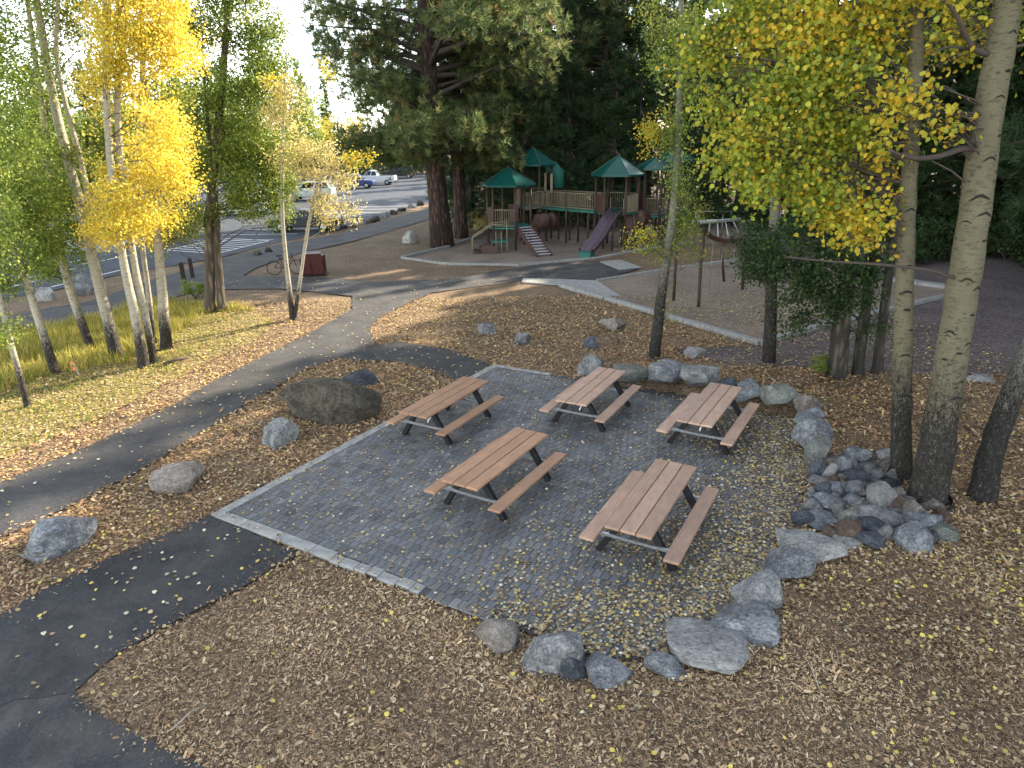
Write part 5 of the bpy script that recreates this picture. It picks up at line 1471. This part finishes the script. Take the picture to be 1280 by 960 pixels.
for i, (u, v, du_, dv_, lab) in enumerate([(205, 458, 32, -8, 'short dead branch lying at the foot of the yellow aspens'), (215, 915, 45, -32, 'thin fallen twig on the mulch by the old walkway'), (1010, 830, 14, 34, 'pale stripped stick lying on the mulch right of the edging stones')]):
    a, c = PG(u, v), PG(u + du_, v + dv_); r_ = .05 if i == 0 else .011
    a.z += r_ + .02; c.z += r_ + .02
    md = a.lerp(c, .5) + Vector((0, .05, .03))
    o = MB().tube([a, md, c], [r_, r_ * .9, r_ * .5], 7).build('fallen_branch', MAT['twig' if i == 0 else 'twig_pale'])
    tag(o, lab, 'branch')
#PART5
# ------------------------------------------------------------------ scatter: chips, fallen leaves, grass
ROADS = [PLY[k] for k in ('trail', 'back_branch', 'front_branch', 'old_path', 'lot')]
def anyin(x, y, polys):
    r = np.zeros(len(x), bool)
    for p in polys: r |= inpoly(x, y, p)
    return r
def frustum(x, y, mar=1.5):
    return (np.abs(x) < 0.80 * y + mar) & (y > 3.6)
def edge_jit(x, y, s=0.06):
    return x + RNG.normal(size=len(x)) * s, y + RNG.normal(size=len(x)) * s

# wood chips
def wob(x, y, s, ph):
    return (np.sin(x * s + 1.9 * np.sin(y * s * .8 + ph)) * np.sin(y * s * 1.3 + 1.4 * np.sin(x * s * .7 - ph)) + 0.6 * np.sin(x * s * 2.7 + y * s * 1.9 + ph)) / 1.6
n = 1700000
x = RNG.uniform(-15, 15, n); y = RNG.uniform(4, 27, n)
d = np.hypot(x, y)
patch = wob(x, y, 1.15, 0.7)
keep = (RNG.uniform(0, 1, n) < np.clip((8.0 / d) ** 2, 0, 1) * np.clip(0.78 + 0.5 * patch, 0.28, 1)) & frustum(x, y)
x, y, patch = x[keep], y[keep], patch[keep]
js = np.where(RNG.uniform(0, 1, len(x)) < .25, .26, .06)
xj, yj = x + RNG.normal(size=len(x)) * js, y + RNG.normal(size=len(x)) * js
bad = anyin(xj, yj, ROADS) | inpoly(xj, yj, PATIO) | inpoly(x, y, PLY['duff']) | inpoly(x, y, PLY['swing']) | inpoly(x, y, PLY['play'])
tf = inpoly(xj, yj, PLY['turf'])
bad |= tf & (RNG.uniform(0, 1, len(x)) < .75)
x, y, patch = x[~bad], y[~bad], patch[~bad]
n = len(x)
d = np.hypot(x, y)
L = np.clip(np.exp(RNG.normal(-3.42, .48, n)), .014, .10) * np.clip(d / 10, 0.8, 1.6); Wd = L * RNG.uniform(0.13, 0.5, n)
a = RNG.uniform(0, 2 * np.pi, n); tl = RNG.normal(0, .32, n); ro_ = RNG.normal(0, .35, n)
ux = np.stack([np.cos(a) * np.cos(tl), np.sin(a) * np.cos(tl), np.sin(tl)], 1)
vx = np.stack([-np.sin(a) * np.cos(ro_), np.cos(a) * np.cos(ro_), np.sin(ro_)], 1)
onroad = anyin(x, y, ROADS)
c = np.stack([x, y, gza(x, y) + np.abs(np.sin(tl)) * L * .5 + RNG.uniform(0.002, 0.022, n) + np.where(onroad, .016, 0)], 1)
sh_ = np.array([(-.5, -.5), (.5, -.35), (.5, .4), (-.45, .5)])
V = c[:, None, :] + sh_[None, :, 0, None] * (ux * L[:, None])[:, None, :] + sh_[None, :, 1, None] * (vx * Wd[:, None])[:, None, :]
# old grey tan chips in the near bed, fresher orange brown ones farther off
old = np.array([(0.56, 0.41, 0.235), (0.45, 0.31, 0.168), (0.30, 0.19, 0.10), (0.62, 0.48, 0.30), (0.12, 0.078, 0.047), (0.50, 0.375, 0.24)])
new = np.array([(0.46, 0.29, 0.15), (0.38, 0.22, 0.11), (0.25, 0.145, 0.075), (0.60, 0.42, 0.25), (0.085, 0.052, 0.032), (0.40, 0.25, 0.14)])
ci = RNG.choice(6, n, p=[.25, .26, .21, .05, .13, .1])
fresh = (RNG.uniform(0, 1, n) < np.clip((y - 7.5) / 6 + np.clip((-x - 3) / 6, 0, .6), 0.1, .95))[:, None]
cc = np.where(fresh, new[ci], old[ci]) * RNG.uniform(.8, 1.2, (n, 1)) * np.clip(1 + 0.18 * patch + .18 * wob(x, y, .55, 2.1), .55, 1.3)[:, None]
tag(link('wood_chips', np_mesh('wood_chips', V.reshape(-1, 3), 4, MAT['chip'], cc)), 'loose brown wood chips covering the planting beds', 'wood chips', kind='stuff')

# fallen leaves
def scatter_leaves(n, box, accept, size, zoff=0.004):
    x = RNG.uniform(box[0], box[1], n); y = RNG.uniform(box[2], box[3], n)
    k = RNG.uniform(0, 1, n) < accept(x, y)
    x, y = x[k], y[k]; n = len(x)
    z = gza(x, y)
    return x, y, z
def flat_leaves(x, y, z, size, shape=ROUND):
    n = len(x); a = RNG.uniform(0, 2 * np.pi, n)
    nr = np.stack([RNG.normal(0, .22, n), RNG.normal(0, .22, n), np.ones(n)], 1); nr /= np.linalg.norm(nr, axis=1, keepdims=True)
    ax_ = np.stack([np.cos(a), np.sin(a), np.zeros(n)], 1); ax_ -= nr * np.sum(ax_ * nr, 1, keepdims=True); ax_ /= np.linalg.norm(ax_, axis=1, keepdims=True)
    bx = np.cross(nr, ax_); s = size * RNG.uniform(.65, 1.25, n)
    c = np.stack([x, y, z + s * .16 + RNG.uniform(0.001, .012, n)], 1)
    P_ = c[:, None, :] + s[:, None, None] * (shape[None, :, 0, None] * ax_[:, None] + shape[None, :, 1, None] * bx[:, None])
    P_ = P_ + (np.abs(shape[:, 0])[None, :, None] * nr[:, None]) * (s * RNG.uniform(0, .5, n))[:, None, None]
    return P_
LPAL = np.array([(0.40, 0.29, 0.15), (0.50, 0.39, 0.20), (0.26, 0.18, 0.09), (0.66, 0.52, 0.12), (0.46, 0.39, 0.25), (0.16, 0.105, 0.06), (0.68, 0.60, 0.42)])
EDGE = [(p.x, p.y) for p in PATIO[5:-2]]
CORE = [(p.x, p.y) for p in PATIO[6:-4]]
def patio_accept(x, y):
    ins = inpoly(x, y, PATIO); de, _ = segdist(x, y, EDGE)
    nz = 0.5 + 0.5 * np.sin(x * 2.3 + 1.7 * np.sin(y * 1.9)) * np.sin(y * 2.7 + x)
    de2, _ = segdist(x, y, CORE)
    dense = np.clip(1.25 - de2 / (1.4 + 0.9 * nz), 0, 1) ** 1.3
    return np.where(ins, 0.06 + 0.09 * nz * np.clip(1.6 - de2 / 3.5, 0, 1.2) + dense, 0)
xs, ys, zs = scatter_leaves(105000, (-6, 7, 5.5, 19), patio_accept, .05)
t1 = flat_leaves(xs, ys, zs + PATIO_Z, 0.047); w1 = RNG.choice(7, len(xs), p=[.24, .2, .16, .06, .14, .1, .10])
def path_accept(x, y):
    ins = anyin(x, y, ROADS[:3]); return np.where(ins, np.clip(13 / np.hypot(x, y), 0.4, 1.2) * 0.06 * (0.6 + 0.8 * (np.sin(x * 1.3) * np.sin(y * 1.1 + x) > -.2)), 0)
x2, y2, z2 = scatter_leaves(60000, (-14, 2, 5.5, 32), path_accept, .05)
t2 = flat_leaves(x2, y2, z2 + .02, 0.058); w2 = RNG.choice(7, len(x2), p=[.15, .25, .05, .15, .15, .0, .25])
def bed_accept(x, y):
    bad = anyin(x, y, ROADS) | inpoly(x, y, PATIO) | ~frustum(x, y)
    left = (x < 0.45 * y - 7.5) & (y > 8.5)
    gold = np.exp(-((x - 7.3) ** 2 / 5 + (y - 8.7) ** 2 / 2.2))
    turf = inpoly(x, y, PLY['turf'])
    right = (x > 3.5)
    pr = 0.07 + 0.28 * left + 0.75 * gold + 0.24 * right * (0.5 + 0.5 * wob(x, y, .9, 1.2)) + 0.2 * (segdist(x, y, EDGE)[0] < .8) + 0.22 * turf + 0.1 * (y > 14)
    return np.where(bad, 0, pr)
x3, y3, z3 = scatter_leaves(150000, (-15, 14, 4, 27), bed_accept, .05)
t3 = flat_leaves(x3, y3, z3 + .018, 0.055); w3 = RNG.choice(7, len(x3), p=[.27, .2, .2, .12, .1, .07, .04])
V = np.concatenate([t1, t2, t3]); wi = np.concatenate([w1, w2, w3])
tag(link('fallen_leaves', np_mesh('fallen_leaves', V.reshape(-1, 3), 6, MAT['litter'], LPAL[wi] * RNG.uniform(.8, 1.2, (len(wi), 1)))), 'yellow and tan fallen leaves littering the patio, paths and beds', 'fallen leaves', kind='stuff')

# grass blades on the verge
n = 170000
x = RNG.uniform(-26, -3, n); y = RNG.uniform(9, 32, n)
k = inpoly(x, y, PLY['turf']) & frustum(x, y, 1.0); x, y = x[k], y[k]
clump = 0.5 + 0.5 * np.sin(x * 1.9 + 2 * np.sin(y * 1.3)) * np.sin(y * 2.2 - x * .7)
line = segdist(x, y, [(P(u, v).x, P(u, v).y) for u, v in [(-40, 505), (70, 465), (180, 450), (265, 392)]])[0]
behind = (y > np.interp(x, [P(-40, 505).x, P(70, 468).x, P(180, 452).x, P(265, 390).x], [P(-40, 505).y, P(70, 468).y, P(180, 452).y, P(265, 390).y]))
pr = np.where(behind, 0.9, 0.35 + .4 * clump)
east = x > P(300, 400).x
pr = np.where(east, pr * .35, pr)
k = RNG.uniform(0, 1, len(x)) < pr; x, y, behind, clump = x[k], y[k], behind[k], clump[k]
n = len(x)
h = np.where(behind, RNG.uniform(.16, .48, n), RNG.uniform(.05, .13, n)) * (0.6 + .6 * clump)
a = RNG.uniform(0, 2 * np.pi, n); w = np.where(behind, .012, .011) * RNG.uniform(.7, 1.5, n)
b0 = np.stack([x, y, np.zeros(n)], 1); sdv = np.stack([np.cos(a), np.sin(a), np.zeros(n)], 1) * w[:, None]
tip = b0 + np.stack([RNG.normal(0, .35, n) * h, RNG.normal(0, .35, n) * h, h], 1)
V = np.stack([b0 - sdv, b0 + sdv, tip], 1)
gp = np.array([(0.50, 0.41, 0.09), (0.38, 0.37, 0.07), (0.21, 0.27, 0.04), (0.58, 0.47, 0.14), (0.14, 0.20, 0.03)])
gi = np.where(behind, RNG.choice(5, n, p=[.3, .26, .16, .22, .06]), RNG.choice(5, n, p=[.16, .24, .3, .08, .22]))
tag(link('grass_blades', np_mesh('grass_blades', V.reshape(-1, 3), 3, MAT['blade'], gp[gi] * RNG.uniform(.8, 1.2, (n, 1)))), 'dry yellow green grass blades under the verge trees', 'grass', kind='stuff')
